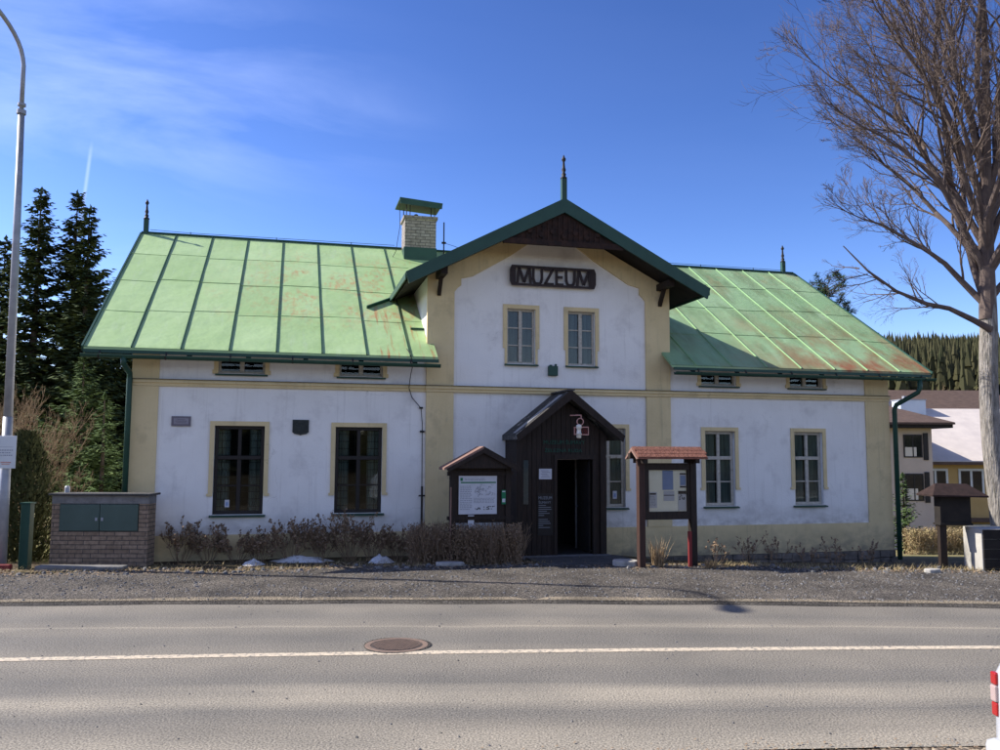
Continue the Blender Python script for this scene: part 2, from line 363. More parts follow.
# ------------------------------------------------------------------ terrain, road
def terr(x, y):
    fall = max(0., min(3.6, (y - 16.5) * .105)) * ss((x - 1) / 4)
    z = -fall
    if y > 100:
        k = .085 + .074 * ss((x + 40) / 160)
        z += (y - 100) * k * ss((y - 100) / 120) if y < 460 else 360 * k
    if y > 200: z += (9 * mnoise.noise(Vector((x * .011, y * .009, 4))) + 3 * mnoise.noise(Vector((x * .04, y * .03, 9)))) * ss((y - 200) / 80)
    z += .03 * mnoise.noise(Vector((x * .6, y * .6, 0))) * ss((y - 16.4) / 1.5)
    if y < 5: z += 0
    return z
def yline(x): xx = max(-15, min(15, x)); return 9.50 + .072 * xx - .0030 * xx * xx + (x - xx) * (.072 - .006 * xx) * .9
def yfar(x): xx = max(-15, min(15, x)); return 12.68 + .013 * xx - .0053 * xx * xx + (x - xx) * (.013 - .0106 * xx) * .9
def ynear(x): xx = max(-15, min(15, x)); return 6.34 + .075 * xx - .0030 * xx * xx + (x - xx) * (.075 - .006 * xx) * .9
def yshould(x): return yfar(x) + (2.85 + .9 * ss((x + 6) / 6) - .35 * ss((x - 2) / 6)) + .12 * math.sin(x * 1.7) + .08 * math.sin(x * 4.1)
def grid(vals): return vals
xs = [-900, -600, -400, -260, -170, -110, -75, -50] + [-36 + i * 2 for i in range(0, 37)] + [40, 48, 58, 70, 85, 100, 120, 145, 175, 210, 250, 300, 360, 430, 520, 640, 800, 1000]
ys = [-600, -250, -100, -50, -25, -12, -6, 0, 4, 8, 12, 14, 15, 15.6, 16.2, 16.8, 17.4, 18, 18.8, 19.6, 20.6, 22, 24, 26, 28, 31, 34, 38, 42, 47, 53, 60, 70, 82, 95, 110, 130, 150, 175, 200, 230, 265, 300, 340, 380, 420, 460, 520, 620, 800, 1200]
g = MB(); nx = len(xs)
for y in ys:
    for x in xs: g.v.append((x, y, terr(x, y) - (.045 if y < 16 else .0)))
for j in range(len(ys) - 1):
    for i in range(nx - 1):
        a = j * nx + i; g.f.append((a, a + 1, a + 1 + nx, a + nx))
def ground_mat():
    m, nt, b = new_mat('soil_and_turf'); N = nt.nodes; L = nt.links
    b.inputs['Roughness'].default_value = 1; b.inputs['Specular IOR Level'].default_value = .1
    tc = N.new('ShaderNodeTexCoord')
    def noi(s, d=6):
        n = N.new('ShaderNodeTexNoise'); n.inputs['Scale'].default_value = s; n.inputs['Detail'].default_value = d; L.new(tc.outputs['Object'], n.inputs['Vector']); return n
    r = N.new('ShaderNodeValToRGB'); e = r.color_ramp.elements
    e[0].position = .35; e[0].color = (.055, .042, .03, 1); e[1].position = .62; e[1].color = (.14, .115, .06, 1)
    e.new(.5).color = (.10, .075, .045, 1); L.new(noi(1.4, 8).outputs['Fac'], r.inputs[0])
    r2 = N.new('ShaderNodeValToRGB'); e = r2.color_ramp.elements
    e[0].position = .3; e[0].color = (.15, .14, .055, 1); e[1].position = .7; e[1].color = (.28, .23, .12, 1); L.new(noi(.5, 8).outputs['Fac'], r2.inputs[0])
    sp = N.new('ShaderNodeSeparateXYZ'); L.new(tc.outputs['Object'], sp.inputs[0])
    mr = N.new('ShaderNodeMapRange'); mr.inputs[1].default_value = 16.6; mr.inputs[2].default_value = 18; L.new(sp.outputs[1], mr.inputs[0])
    m2 = N.new('ShaderNodeMapRange'); m2.inputs[1].default_value = -7; m2.inputs[2].default_value = -8.5; L.new(sp.outputs[0], m2.inputs[0])
    ml = N.new('ShaderNodeMath'); ml.operation = 'MULTIPLY'; L.new(mr.outputs[0], ml.inputs[0]); L.new(m2.outputs[0], ml.inputs[1])
    m3 = N.new('ShaderNodeMapRange'); m3.inputs[1].default_value = 24; m3.inputs[2].default_value = 32; L.new(sp.outputs[1], m3.inputs[0])
    mm = N.new('ShaderNodeMath'); mm.operation = 'MAXIMUM'; L.new(ml.outputs[0], mm.inputs[0]); L.new(m3.outputs[0], mm.inputs[1])
    mx = N.new('ShaderNodeMix'); mx.data_type = 'RGBA'; L.new(mm.outputs[0], mx.inputs['Factor']); L.new(r.outputs[0], mx.inputs['A']); L.new(r2.outputs[0], mx.inputs['B'])
    L.new(mx.outputs['Result'], b.inputs['Base Color'])
    bp = N.new('ShaderNodeBump'); bp.inputs['Strength'].default_value = 1; bp.inputs['Distance'].default_value = .05; L.new(noi(14).outputs['Fac'], bp.inputs['Height']); L.new(bp.outputs[0], b.inputs['Normal'])
    return m
tag(g.build('ground', ground_mat(), smooth=True), kind='structure')

def strip(name, f0, f1, z, m, x0=-90, x1=90, nt_=1, kind='structure', zf=None):
    me = bpy.data.meshes.new(name); V = []; F = []; UV = []
    X = []; x = x0
    while x < x1: X.append(x); x += .5 if abs(x) < 16 else 3
    X.append(x1)
    K = nt_ + 1
    for x in X:
        a, b = f0(x), f1(x)
        for k in range(K):
            t = k / nt_; V.append((x, a + (b - a) * t, z if zf is None else zf(x, t))); UV.append((x, t))
    for i in range(len(X) - 1):
        for k in range(nt_):
            a = i * K + k; F.append((a, a + K, a + K + 1, a + 1))
    me.from_pydata(V, [], F); uv = me.uv_layers.new(name='UVMap')
    for lp in me.loops: uv.data[lp.index].uv = UV[lp.vertex_index]
    me.materials.append(m); o = bpy.data.objects.new(name, me); C.objects.link(o); tag(o, kind=kind)
    for p in me.polygons: p.use_smooth = True
    return o
def asphalt_mat():
    m, nt, b = new_mat('worn_asphalt'); N = nt.nodes; L = nt.links
    b.inputs['Roughness'].default_value = .85; b.inputs['Specular IOR Level'].default_value = .25
    uv = N.new('ShaderNodeUVMap'); tc = N.new('ShaderNodeTexCoord'); sp = N.new('ShaderNodeSeparateXYZ'); L.new(uv.outputs[0], sp.inputs[0])
    mp = N.new('ShaderNodeMapping'); mp.inputs['Scale'].default_value = (.25, 2, 1); L.new(tc.outputs['Object'], mp.inputs[0])
    nz = N.new('ShaderNodeTexNoise'); nz.inputs['Scale'].default_value = 1.2; nz.inputs['Detail'].default_value = 6; L.new(mp.outputs[0], nz.inputs['Vector'])
    md = N.new('ShaderNodeMath'); md.operation = 'MULTIPLY_ADD'; md.inputs[1].default_value = .10; L.new(nz.outputs['Fac'], md.inputs[0])
    sb = N.new('ShaderNodeMath'); sb.operation = 'SUBTRACT'; sb.inputs[1].default_value = .05; L.new(sp.outputs[1], sb.inputs[0]); L.new(sb.outputs[0], md.inputs[2])
    r = N.new('ShaderNodeValToRGB'); e = r.color_ramp.elements
    D = (.146, .137, .121, 1); Mi = (.185, .169, .142, 1); Lt = (.252, .228, .186, 1)
    stops = [(0, Lt), (.04, Lt), (.11, Mi), (.16, D), (.215, Lt), (.25, Lt), (.30, D), (.35, D), (.44, Mi), (.50, Mi), (.57, D), (.64, D), (.70, Mi), (.715, Lt), (.735, Mi), (.82, D), (.93, Mi), (1, D)]
    e[0].position = 0; e[0].color = Lt; e[1].position = 1; e[1].color = D
    for p, c in stops[1:-1]: e.new(p).color = c
    L.new(md.outputs[0], r.inputs[0])
    # aggregate speckle
    n2 = N.new('ShaderNodeTexNoise'); n2.inputs['Scale'].default_value = 55; n2.inputs['Detail'].default_value = 3; L.new(tc.outputs['Object'], n2.inputs['Vector'])
    r2 = N.new('ShaderNodeValToRGB'); r2.color_ramp.elements[0].position = .3; r2.color_ramp.elements[0].color = (.42, .42, .43, 1); r2.color_ramp.elements[1].position = .68; r2.color_ramp.elements[1].color = (1.6, 1.58, 1.52, 1)
    L.new(n2.outputs['Fac'], r2.inputs[0])
    n3 = N.new('ShaderNodeTexNoise'); n3.inputs['Scale'].default_value = .7; n3.inputs['Detail'].default_value = 8; L.new(tc.outputs['Object'], n3.inputs['Vector'])
    r3 = N.new('ShaderNodeValToRGB'); r3.color_ramp.elements[0].position = .3; r3.color_ramp.elements[0].color = (.82, .82, .83, 1); r3.color_ramp.elements[1].position = .7; r3.color_ramp.elements[1].color = (1.12, 1.1, 1.08, 1)
    L.new(n3.outputs['Fac'], r3.inputs[0])
    a = N.new('ShaderNodeMix'); a.data_type = 'RGBA'; a.blend_type = 'MULTIPLY'; a.inputs['Factor'].default_value = 1; L.new(r.outputs[0], a.inputs['A']); L.new(r2.outputs[0], a.inputs['B'])
    c = N.new('ShaderNodeMix'); c.data_type = 'RGBA'; c.blend_type = 'MULTIPLY'; c.inputs['Factor'].default_value = 1; L.new(a.outputs['Result'], c.inputs['A']); L.new(r3.outputs[0], c.inputs['B'])
    L.new(c.outputs['Result'], b.inputs['Base Color'])
    bp = N.new('ShaderNodeBump'); bp.inputs['Strength'].default_value = .8; bp.inputs['Distance'].default_value = .008; L.new(n2.outputs['Fac'], bp.inputs['Height']); L.new(bp.outputs[0], b.inputs['Normal'])
    return m
def gravel_mat(name, dk, md_, lt, sc_=38):
    m, nt, b = new_mat(name); N = nt.nodes; L = nt.links
    b.inputs['Roughness'].default_value = .95; b.inputs['Specular IOR Level'].default_value = .15
    tc = N.new('ShaderNodeTexCoord'); v = N.new('ShaderNodeTexVoronoi'); v.inputs['Scale'].default_value = sc_; L.new(tc.outputs['Object'], v.inputs['Vector'])
    r = N.new('ShaderNodeValToRGB'); e = r.color_ramp.elements; e[0].position = .1; e[0].color = (*dk, 1); e[1].position = .95; e[1].color = (*lt, 1); e.new(.6).color = (*md_, 1)
    sp = N.new('ShaderNodeSeparateColor'); L.new(v.outputs['Color'], sp.inputs[0]); L.new(sp.outputs[0], r.inputs[0])
    n3 = N.new('ShaderNodeTexNoise'); n3.inputs['Scale'].default_value = 1.1; n3.inputs['Detail'].default_value = 8; L.new(tc.outputs['Object'], n3.inputs['Vector'])
    r3 = N.new('ShaderNodeValToRGB'); r3.color_ramp.elements[0].position = .3; r3.color_ramp.elements[0].color = (.62, .60, .57, 1); r3.color_ramp.elements[1].position = .66; r3.color_ramp.elements[1].color = (1.4, 1.32, 1.18, 1)
    L.new(n3.outputs['Fac'], r3.inputs[0])
    c = N.new('ShaderNodeMix'); c.data_type = 'RGBA'; c.blend_type = 'MULTIPLY'; c.inputs['Factor'].default_value = 1; L.new(r.outputs[0], c.inputs['A']); L.new(r3.outputs[0], c.inputs['B'])
    L.new(c.outputs['Result'], b.inputs['Base Color'])
    bp = N.new('ShaderNodeBump'); bp.inputs['Strength'].default_value = 1; bp.inputs['Distance'].default_value = .02; bp.invert = True; L.new(v.outputs['Distance'], bp.inputs['Height']); L.new(bp.outputs[0], b.inputs['Normal'])
    return m
strip('road', ynear, yfar, 0, asphalt_mat(), nt_=8)
linem = mat('worn_road_paint', (.62, .52, .38), (.44, .37, .28), scale=18, rough=.8, stain=(.17, .16, .145), stain_scale=19, stain_lo=.50, stain_hi=.62)
strip('road_centre_line', lambda x: yline(x) - .075, lambda x: yline(x) + .075, .004, linem)
strip('gutter_strip', lambda x: yfar(x) - .26 + .03 * math.sin(x * 2.3), lambda x: yfar(x) + .02, .004, gravel_mat('dark_damp_edge', (.03, .028, .026), (.06, .056, .052), (.1, .095, .09)))
strip('sandy_edge', lambda x: yfar(x) + .02 + .02 * math.sin(x * 3), lambda x: yfar(x) + .26 + .05 * math.sin(x * 1.3) + .04 * mnoise.noise(Vector((x * 1.9, 0, 0))), .012, gravel_mat('pale_sand', (.12, .11, .09), (.22, .19, .15), (.33, .29, .23), 50))
strip('gravel_shoulder', lambda x: yfar(x) - .01, yshould, 0, gravel_mat('grey_gravel', (.045, .042, .04), (.09, .083, .079), (.20, .186, .172), 58), nt_=6,
      zf=lambda x, t: .006 + .05 * math.sin(t * math.pi * .5) * (1 if True else 0) - .02 * t + .012 * mnoise.noise(Vector((x * 1.1, t * 4, 0))))
strip('verge', lambda x: ynear(x) - 6, lambda x: ynear(x) + .02 * math.sin(2 * x), -.006, gravel_mat('sandy_verge', (.10, .08, .06), (.18, .15, .12), (.32, .28, .22), 30), nt_=3)
Lk = MB()
for i in range(420):  # grit and leaves lying at the near kerb edge
    x = R.uniform(-1, 5); y = ynear(x) - .05 + R.gauss(0, .10); s_ = R.uniform(.004, .013)
    Lk.quad((x - s_, y - s_ * .6, .008), (x + s_, y - s_ * .3, .012), (x + s_ * .6, y + s_, .016), (x - s_ * .7, y + s_ * .5, .008))
tag(Lk.build('leaf_litter', 'litter'), kind='stuff')

# stones on the shoulder
st = MB()
def stone(mb, x, y, z, r):
    i = len(mb.v); a = R.uniform(0, 6.28)
    pts = [(math.cos(a + k * 1.2566) * r * R.uniform(.7, 1.2), math.sin(a + k * 1.2566) * r * R.uniform(.6, 1.1)) for k in range(5)]
    mb.v += [(x + p[0], y + p[1], z) for p in pts] + [(x + p[0] * .6, y + p[1] * .6, z + r * R.uniform(.5, .9)) for p in pts]
    for k in range(5): j = (k + 1) % 5; mb.f.append((i + k, i + j, i + 5 + j, i + 5 + k))
    mb.f.append(tuple(i + 5 + k for k in range(5)))
for i in range(6500):
    x = R.uniform(-10.5, 10.5); t = R.random() ** .9; a = yfar(x); b = yshould(x)
    y = a + .05 + (b - a) * t; stone(st, x, y, .03 * math.sin(min(t, 1) * 1.57) + .0, R.choice([.008, .012, .015, .02, .03]))
for i in range(420):
    x = R.uniform(-8, 8); t = R.random(); y = ynear(x) + (yfar(x) - ynear(x)) * (t if R.random() < .4 else R.choice([t ** 4, 1 - t ** 4])); stone(st, x, y, .001, R.choice([.005, .007, .009, .013]))
for i in range(160):
    x = R.uniform(-10, 10); stone(st, x, yshould(x) + R.gauss(0, .15), .03, R.choice([.03, .04, .06]))
tag(st.build('gravel_stones', 'stonechip'), kind='stuff')

# ------------------------------------------------------------------ MUSEUM
OX, OY, RZ = 1.179, 18.9, 14.04
ct, st_ = math.cos(rad(RZ)), math.sin(rad(RZ))
def W(u, v, z=0): return Vector((OX + u * ct - v * st_, OY + u * st_ + v * ct, z))
mus = thing('museum_building', 'long white and yellow museum with a green sheet metal roof and central gable', 'building', (OX, OY, 0), RZ)
HW, GW = 8.78, 2.84           # half widths of building and central gable
KR = .642                     # roof slope
def rz_(v): return 4.18 + KR * (v + .6)      # front slope height
RV = 5.1; RIDGE = rz_(RV)
DEP = 10.2
# openings: (centre, z0, z1, width)
G_L = [(-6.71, .90, 2.70, .98), (-4.29, .90, 2.70, .98)]
G_R = [(4.14, .95, 2.70, .78), (6.51, .95, 2.70, .78)]
G_C = [(1.36, .95, 2.74, .78)]
U_ = [(-.73, 4.16, 5.40, .66), (.70, 4.16, 5.40, .66)]
S_ = [(-6.71, 3.78, 4.08, .92), (-4.27, 3.78, 4.08, .92), (4.14, 3.78, 4.08, .92), (6.50, 3.78, 4.08, .92)]
def holes_wall(mb, u0, u1, z0, z1, v, holes, dep=.16):
    hs = [(c - w / 2, c + w / 2, a, b) for (c, a, b, w) in holes]
    us = sorted({u0, u1, *[h[0] for h in hs], *[h[1] for h in hs]}); zs = sorted({z0, z1, *[h[2] for h in hs], *[h[3] for h in hs]})
    for i in range(len(us) - 1):
        for j in range(len(zs) - 1):
            cu, cz = (us[i] + us[i + 1]) / 2, (zs[j] + zs[j + 1]) / 2
            if any(h[0] < cu < h[1] and h[2] < cz < h[3] for h in hs): continue
            mb.quad((us[i], v, zs[j]), (us[i + 1], v, zs[j]), (us[i + 1], v, zs[j + 1]), (us[i], v, zs[j + 1]))
    for (a, b, c, d) in hs:
        mb.quad((a, v, c), (a, v, d), (a, v + dep, d), (a, v + dep, c)); mb.quad((b, v, d), (b, v, c), (b, v + dep, c), (b, v + dep, d))
        mb.quad((a, v, d), (b, v, d), (b, v + dep, d), (a, v + dep, d)); mb.quad((b, v, c), (a, v, c), (a, v + dep, c), (b, v + dep, c))
w = MB(); ZB = -.17; ZT = rz_(0) - .02; ZG = 5.75
door_hole = (.19, -.17, 2.02, .80)
holes_wall(w, -HW, -GW, ZB, ZT, 0, G_L + S_[:2])
holes_wall(w, GW, HW, ZB, ZT, 0, G_R + S_[2:])
holes_wall(w, -GW, GW, ZB, ZG, 0, G_C + U_ + [door_hole])
def gz(u, off=0): return 7.72 - .5275 * abs(u) + off      # top of the gable roof
w.quad((-GW, 0, ZG), (GW, 0, ZG), (GW, 0, gz(GW, -.16)), (0, 0, gz(0, -.16)), (-GW, 0, gz(GW, -.16)))
for s in (-1, 1):
    w.quad((s * GW, 0, 4.3), (s * GW, 4.5, 4.3), (s * GW, 4.5, gz(GW, -.16)), (s * GW, 0, gz(GW, -.16)))
    w.quad((s * HW, 0, -.9), (s * HW, DEP, -.9), (s * HW, DEP, rz_(0) - .02), (s * HW, RV, RIDGE - .06), (s * HW, 0, rz_(0) - .02))
w.quad((-HW, DEP, -.9), (HW, DEP, -.9), (HW, DEP, ZT), (-HW, DEP, ZT))
w.build('wall', 'wall', mus)
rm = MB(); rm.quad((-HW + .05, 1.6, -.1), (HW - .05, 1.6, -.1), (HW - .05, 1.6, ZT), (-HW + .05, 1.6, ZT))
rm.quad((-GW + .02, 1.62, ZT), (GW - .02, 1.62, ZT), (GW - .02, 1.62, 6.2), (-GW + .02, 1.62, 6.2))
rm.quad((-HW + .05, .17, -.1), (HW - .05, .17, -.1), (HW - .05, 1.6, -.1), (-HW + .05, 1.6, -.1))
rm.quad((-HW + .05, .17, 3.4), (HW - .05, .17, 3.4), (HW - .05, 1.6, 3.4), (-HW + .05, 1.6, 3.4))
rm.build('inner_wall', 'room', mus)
# plinth, foundation
def trimwall(name, parts, m, bev=0):
    b = MB()
    for p in parts: b.box(*p)
    return b.build(name, m, mus, bevel=bev)
trimwall('plinth', [(-HW - .04, -.76 + -.33, -.045, .05, -.17, .50), (.88, HW + .04, -.045, .05, -.17, .50), (-HW - .04, -HW + .03, .05, DEP, -.17, .50), (HW - .03, HW + .04, .05, DEP, -.17, .50)], 'yellow')
fo = MB(); x = 1.0
while x < HW + .05:
    wd = R.uniform(.25, .55); x1 = min(x + wd, HW + .06)
    zz = -.175
    while zz > -1.0:
        hh = R.uniform(.13, .22); fo.box(x + .008, x1 - .008, -.06 - R.uniform(0, .04), .05, zz - hh + .01, zz - .004); zz -= hh
    x = x1
fo.build('stone_foundation', 'stone', mus, bevel=.01)
# pilasters
for (a, b, zt) in ((-HW - .03, -8.30, ZT - .02), (8.08 + .06, HW + .03, ZT - .02)):
    trimwall('pilaster', [(a, b, -.035, .03, .50, 3.48), (a, b, -.033, .03, 3.62, zt)], 'yellow')
for s in (-1, 1):
    a, b = sorted((s * 2.27, s * (GW + .03)))
    trimwall('pilaster', [(a, b, -.06, .03, .50, 3.48), (a, b, -.058, .03, 3.62, 5.70)], 'yellow')
# raking yellow band under the gable roof, framing the white field
for s in (-1, 1):
    b = MB(); pl = [(s * 2.27, 5.70), (s * (GW + .03), 5.70), (s * (GW + .03), gz(GW, -.19)), (s * .9, gz(.9, -.19)), (s * .55, gz(.55, -.52)), (s * 1.0, gz(1.0, -.60)), (s * 1.85, gz(1.85, -.66)), (s * 2.12, 6.02), (s * 2.12, 5.86), (s * 2.20, 5.80)]
    if s > 0: pl = pl[::-1]
    b.prism(pl, -.056, .0).build('raking_band', 'yellow', mus)
# cornice in two steps
co = MB()
for (a, b) in ((-HW - .05, -GW - .04), (GW + .04, HW + .05)):
    co.box(a, b, -.05, .02, 3.484, 3.55); co.box(a, b, -.085, .02, 3.55, 3.59); co.box(a, b, -.06, .02, 3.59, 3.616)
co.box(-GW - .04, GW + .04, -.085, .02, 3.484, 3.55); co.box(-GW - .05, GW + .05, -.12, .02, 3.55, 3.59); co.box(-GW - .04, GW + .04, -.09, .02, 3.59, 3.616)
co.build('cornice', 'yellow', mus)
# thin dark flashing over the cornice
fl = MB(); fl.box(-HW - .07, -GW - .06, -.10, 0, 3.617, 3.625).box(GW + .06, HW + .07, -.10, 0, 3.617, 3.625).box(-GW - .06, GW + .06, -.13, 0, 3.617, 3.625)
fl.build('flashing', 'slate', mus)

def window(spec, dark, kind, papers=None, curtain=True):
    c, z0, z1, wd = spec; v = .07 if dark else .08; m = 'bwood' if dark else 'wwood'
    a, b = c - wd / 2 + .003, c + wd / 2 - .003; t = .065 if kind == 'big' else .045; z0 += .003; z1 -= .003
    f = MB(); f.box(a, a + t, v, v + .07, z0, z1).box(b - t, b, v, v + .07, z0, z1).box(a + t, b - t, v, v + .07, z1 - t, z1).box(a + t, b - t, v, v + .07, z0, z0 + t)
    if kind != 'small':
        zt = z0 + (z1 - z0) * (.64 if kind == 'big' else .66)
        if kind == 'big': f.box(a + t, b - t, v - .015, v + .06, zt - .04, zt + .04)
        f.box(c - .04, c + .04, v - .01, v + .06, z0 + t, (zt - .04) if kind == 'big' else z1 - t)
        if kind == 'big': f.box(c - .035, c + .035, v - .01, v + .06, zt + .04, z1 - t)
        bars = [z0 + (z1 - z0) * .32] if kind == 'big' else [z0 + (z1 - z0) * .34, z0 + (z1 - z0) * .66]
        for zb in bars:
            for (p, q) in ((a + t, c - .04), (c + .04, b - t)): f.box(p, q, v + .01, v + .05, zb - .014, zb + .014)
    else:
        f.box(c - .045, c + .045, v - .01, v + .06, z0 + t, z1 - t)
    fo_ = f.build('window', m, mus, bevel=.006)
    MB().box(a + t * .5, b - t * .5, v + .032, v + .036, z0 + t * .5, z1 - t * .5).build('pane', 'glass', fo_)
    if curtain and kind != 'small':
        cu = MB(); n = 40; vv = v + (.15 if dark else .07)
        for (p, q) in (((a, a + wd * .30), (b - wd * .30, b)) if dark else ((a, a + wd * .42), (b - wd * .40, b))):
            for i in range(n):
                x0_ = p + (q - p) * i / n; x1_ = p + (q - p) * (i + 1) / n
                cu.quad((x0_, vv + .02 * math.sin(i * 1.3), z0), (x1_, vv + .02 * math.sin(i * 1.3 + 1.3), z0), (x1_, vv + .02 * math.sin(i * 1.3 + 1.3), z1), (x0_, vv + .02 * math.sin(i * 1.3), z1))
        cu.build('curtain', 'curtain', fo_)
    if dark and kind == 'big':
        gr = MB(); 
        for k in range(1, 7): x_ = a + (b - a) * k / 7; gr.tube([(x_, v + .11, z0), (x_, v + .11, z1)], .006, 4)
        for k in range(1, 12): z_ = z0 + (z1 - z0) * k / 12; gr.tube([(a, v + .11, z_), (b, v + .11, z_)], .006, 4)
        gr.build('grille', 'iron', fo_)
    s_ = MB(); e = .06
    s_.prism([(-.09, z0 - .055), (.07, z0 - .055), (.07, z0), (-.09, z0 - .03)], a - e, b + e, 'x').build('sill', 'dgreen', fo_)
    if papers:
        for (du, dz, pw, ph) in papers:
            pp = MB().box(c + du, c + du + pw, v + .024, v + .030, z0 + dz, z0 + dz + ph).build('notice', 'paper', fo_)
            MB().box(c + du + pw * .25, c + du + pw * .75, v + .020, v + .0235, z0 + dz + ph * .2, z0 + dz + ph * .7).build('pictogram', 'blueink', fo_)
    # plaster surround
    sm = MB(); sw = .095
    if kind == 'big':
        lo = z0 + .42
        sm.box(a - sw, a - .004, -.03, .0, lo, z1 + sw).box(b + .004, b + sw, -.03, .0, lo, z1 + sw).box(a - .004, b + .004, -.03, .0, z1 + .004, z1 + sw)
        for (p, q) in ((a - sw - .03, a - .01), (b + .01, b + sw + .03)): sm.box(p, q, -.034, 0, lo - .05, lo)
    elif kind == 'mid':
        lo = z0 + .34
        sm.box(a - sw, a - .004, -.03, .0, lo, z1 + sw).box(b + .004, b + sw, -.03, .0, lo, z1 + sw).box(a - .004, b + .004, -.03, .0, z1 + .004, z1 + sw)
        for (p, q) in ((a - sw + .04, a - .004), (b + .004, b + sw - .04)): sm.box(p, q, -.028, 0, z0 - .01, lo)
    else:
        for (p, q) in ((a - .09, a - .004), (b + .004, b + .09)): sm.box(p, q, -.02, 0, z0 - .02, z1 + .01)
        sm.box(a - .12, a - .004, -.03, 0, z0 - .02, z0 + .06).box(b + .004, b + .12, -.03, 0, z0 - .02, z0 + .06)
    (sm.build_each if kind == 'small' else sm.build)('surround', 'yellow', fo_)
    return fo_
window(G_L[0], True, 'big', [(-.26, .14, .09, .15)])
window(G_L[1], True, 'big')
for s in G_R: window(s, False, 'big')
window(G_C[0], False, 'big', [(.12, .18, .10, .18)])
for s in U_: window(s, False, 'mid')
for s in S_: window(s, False, 'small')

# ---- roof
def slab(mb, quad_uv, zf, th=.05):
    """a sloping sheet with thickness; quad_uv list of (u,v)"""
    n = len(quad_uv); i = len(mb.v)
    mb.v += [(u, v, zf(u, v)) for u, v in quad_uv] + [(u, v, zf(u, v) - th) for u, v in quad_uv]
    mb.f.append(tuple(i + k for k in range(n))); mb.f.append(tuple(i + n + k for k in range(n - 1, -1, -1)))
    for k in range(n): j = (k + 1) % n; mb.f.append((i + k, i + n + k, i + n + j, i + j))
RE = 9.60
zfr = lambda u, v: rz_(v)
zbk = lambda u, v: RIDGE - KR * (v - RV)
VB = 2 * RV + .6
rl = MB()
def slope_sheet(mb, ua, ub, va, vb, nu, nv, zf, wob=.006):
    """subdivided sheet with slight unevenness"""
    i0 = len(mb.v)
    for j in range(nv + 1):
        for i in range(nu + 1):
            u = ua + (ub - ua) * i / nu; v = va + (vb - va) * j / nv
            e = 0 if i in (0, nu) or j in (0, nv) else 1
            mb.v.append((u, v, zf(u, v) + e * wob * mnoise.noise(Vector((u * 1.3, v * 1.5, 3)))))
    for j in range(nv):
        for i in range(nu):
            a = i0 + j * (nu + 1) + i; mb.f.append((a, a + 1, a + nu + 2, a + nu + 1))
slope_sheet(rl, -RE, -2.72, -.6, RV, 40, 30, zfr)
slab(rl, [(-RE, -.6), (-2.72, -.6), (-2.72, RV), (-RE, RV)], lambda u, v: rz_(v) - .012, .05)
slab(rl, [(-2.72, 1.75), (0, 1.75), (0, RV), (-2.72, RV)], zfr)
slab(rl, [(-RE, RV), (0, RV), (0, VB), (-RE, VB)], zbk)
left_roof = rl.build('roof', 'roofL', mus, smooth=False); left_roof['label'] = 'bright pale green left wing of the roof'
rr = MB()
slope_sheet(rr, 2.66, RE, -.6, RV, 40, 30, zfr)
slab(rr, [(2.66, -.6), (RE, -.6), (RE, RV), (2.66, RV)], lambda u, v: rz_(v) - .012, .05)
slab(rr, [(0, 1.75), (2.66, 1.75), (2.66, RV), (0, RV)], zfr)
slab(rr, [(0, RV), (RE, RV), (RE, VB), (0, VB)], zbk)
right_roof = rr.build('roof', 'roofR', mus); right_roof['label'] = 'rust stained darker right wing of the roof'
sdir = Vector((0, 1, KR)).normalized(); snor = Vector((0, -KR, 1)).normalized()
def on_roof(u, v, h): return Vector((u, v, rz_(v))) + snor * h
for k in range(7):
    for s, us, ro, mm in ((-1, -8.75 + .907 * k, left_roof, 'seamL'), (1, 8.70 - .907 * k, right_roof, 'seamR')):
        vb_ = RV - .02
        va_ = -.6
        q = MB(); q.beam(on_roof(us, va_, .014), on_roof(us, vb_, .014), .018, .030, up=snor)
        q.build('standing_seam', mm, ro)
for s, ro in ((-1, left_roof), (1, right_roof)):
    q = MB(); 
    for k in range(-1, 7):
        ua = s * 8.73 - s * .907 * k; ub = ua - s * .907 if k >= 0 else s * 8.73; ua = ua if k >= 0 else s * RE
        lo, hi = min(ua, ub), max(ua, ub)
        hi = min(hi, RE); lo = max(lo, -RE)
        for r_, vv in enumerate((.92, 2.38, 3.80)):
            v_ = vv + .07 * math.sin(k * 2.1 + r_)
            if abs(lo) < 2.75 or abs(hi) < 2.75: 
                lo = lo if abs(lo) > 2.75 else s * 2.78; hi = hi if abs(hi) > 2.75 else s * 2.78
                if lo > hi: lo, hi = hi, lo
            q.beam(on_roof(lo, v_, .006), on_roof(hi, v_ + .03 * math.sin(k), .004), .012, .009, up=snor)
    q.build_each('lap_joint', 'roofL' if s < 0 else 'roofR', ro)
# verge trims and ridge cap, lightning wire
vt = MB()
for s in (-1, 1):
    u = s * (RE + .015)
    vt.beam((u, -.62, rz_(-.62) - .03), (u, RV, RIDGE - .03), .035, .12, up=snor)
    vt.beam((u, RV, RIDGE - .03), (u, VB, zbk(0, VB) - .03), .035, .12)
    vt.prism([(-.62, rz_(-.6) - .06), (-.58, rz_(-.58) - .055), (-.58, rz_(-.58) - .12), (-.62, rz_(-.6) - .12)], *sorted((s * 2.7, s * RE)), 'x')
vt.build_each('verge_trim', 'dgreen', mus)
rc = MB(); rc.tube([(-RE, RV, RIDGE + .02), (RE, RV, RIDGE + .02)], .035, 8)
rc.tube([(-9.4, RV - .02, RIDGE + .10), (-8.4, RV - .05, RIDGE + .07), (-6, RV, RIDGE + .09), (-3, RV, RIDGE + .10)], .008, 4)
rc.tube([(3.0, RV, RIDGE + .10), (9.2, RV, RIDGE + .09)], .008, 4)
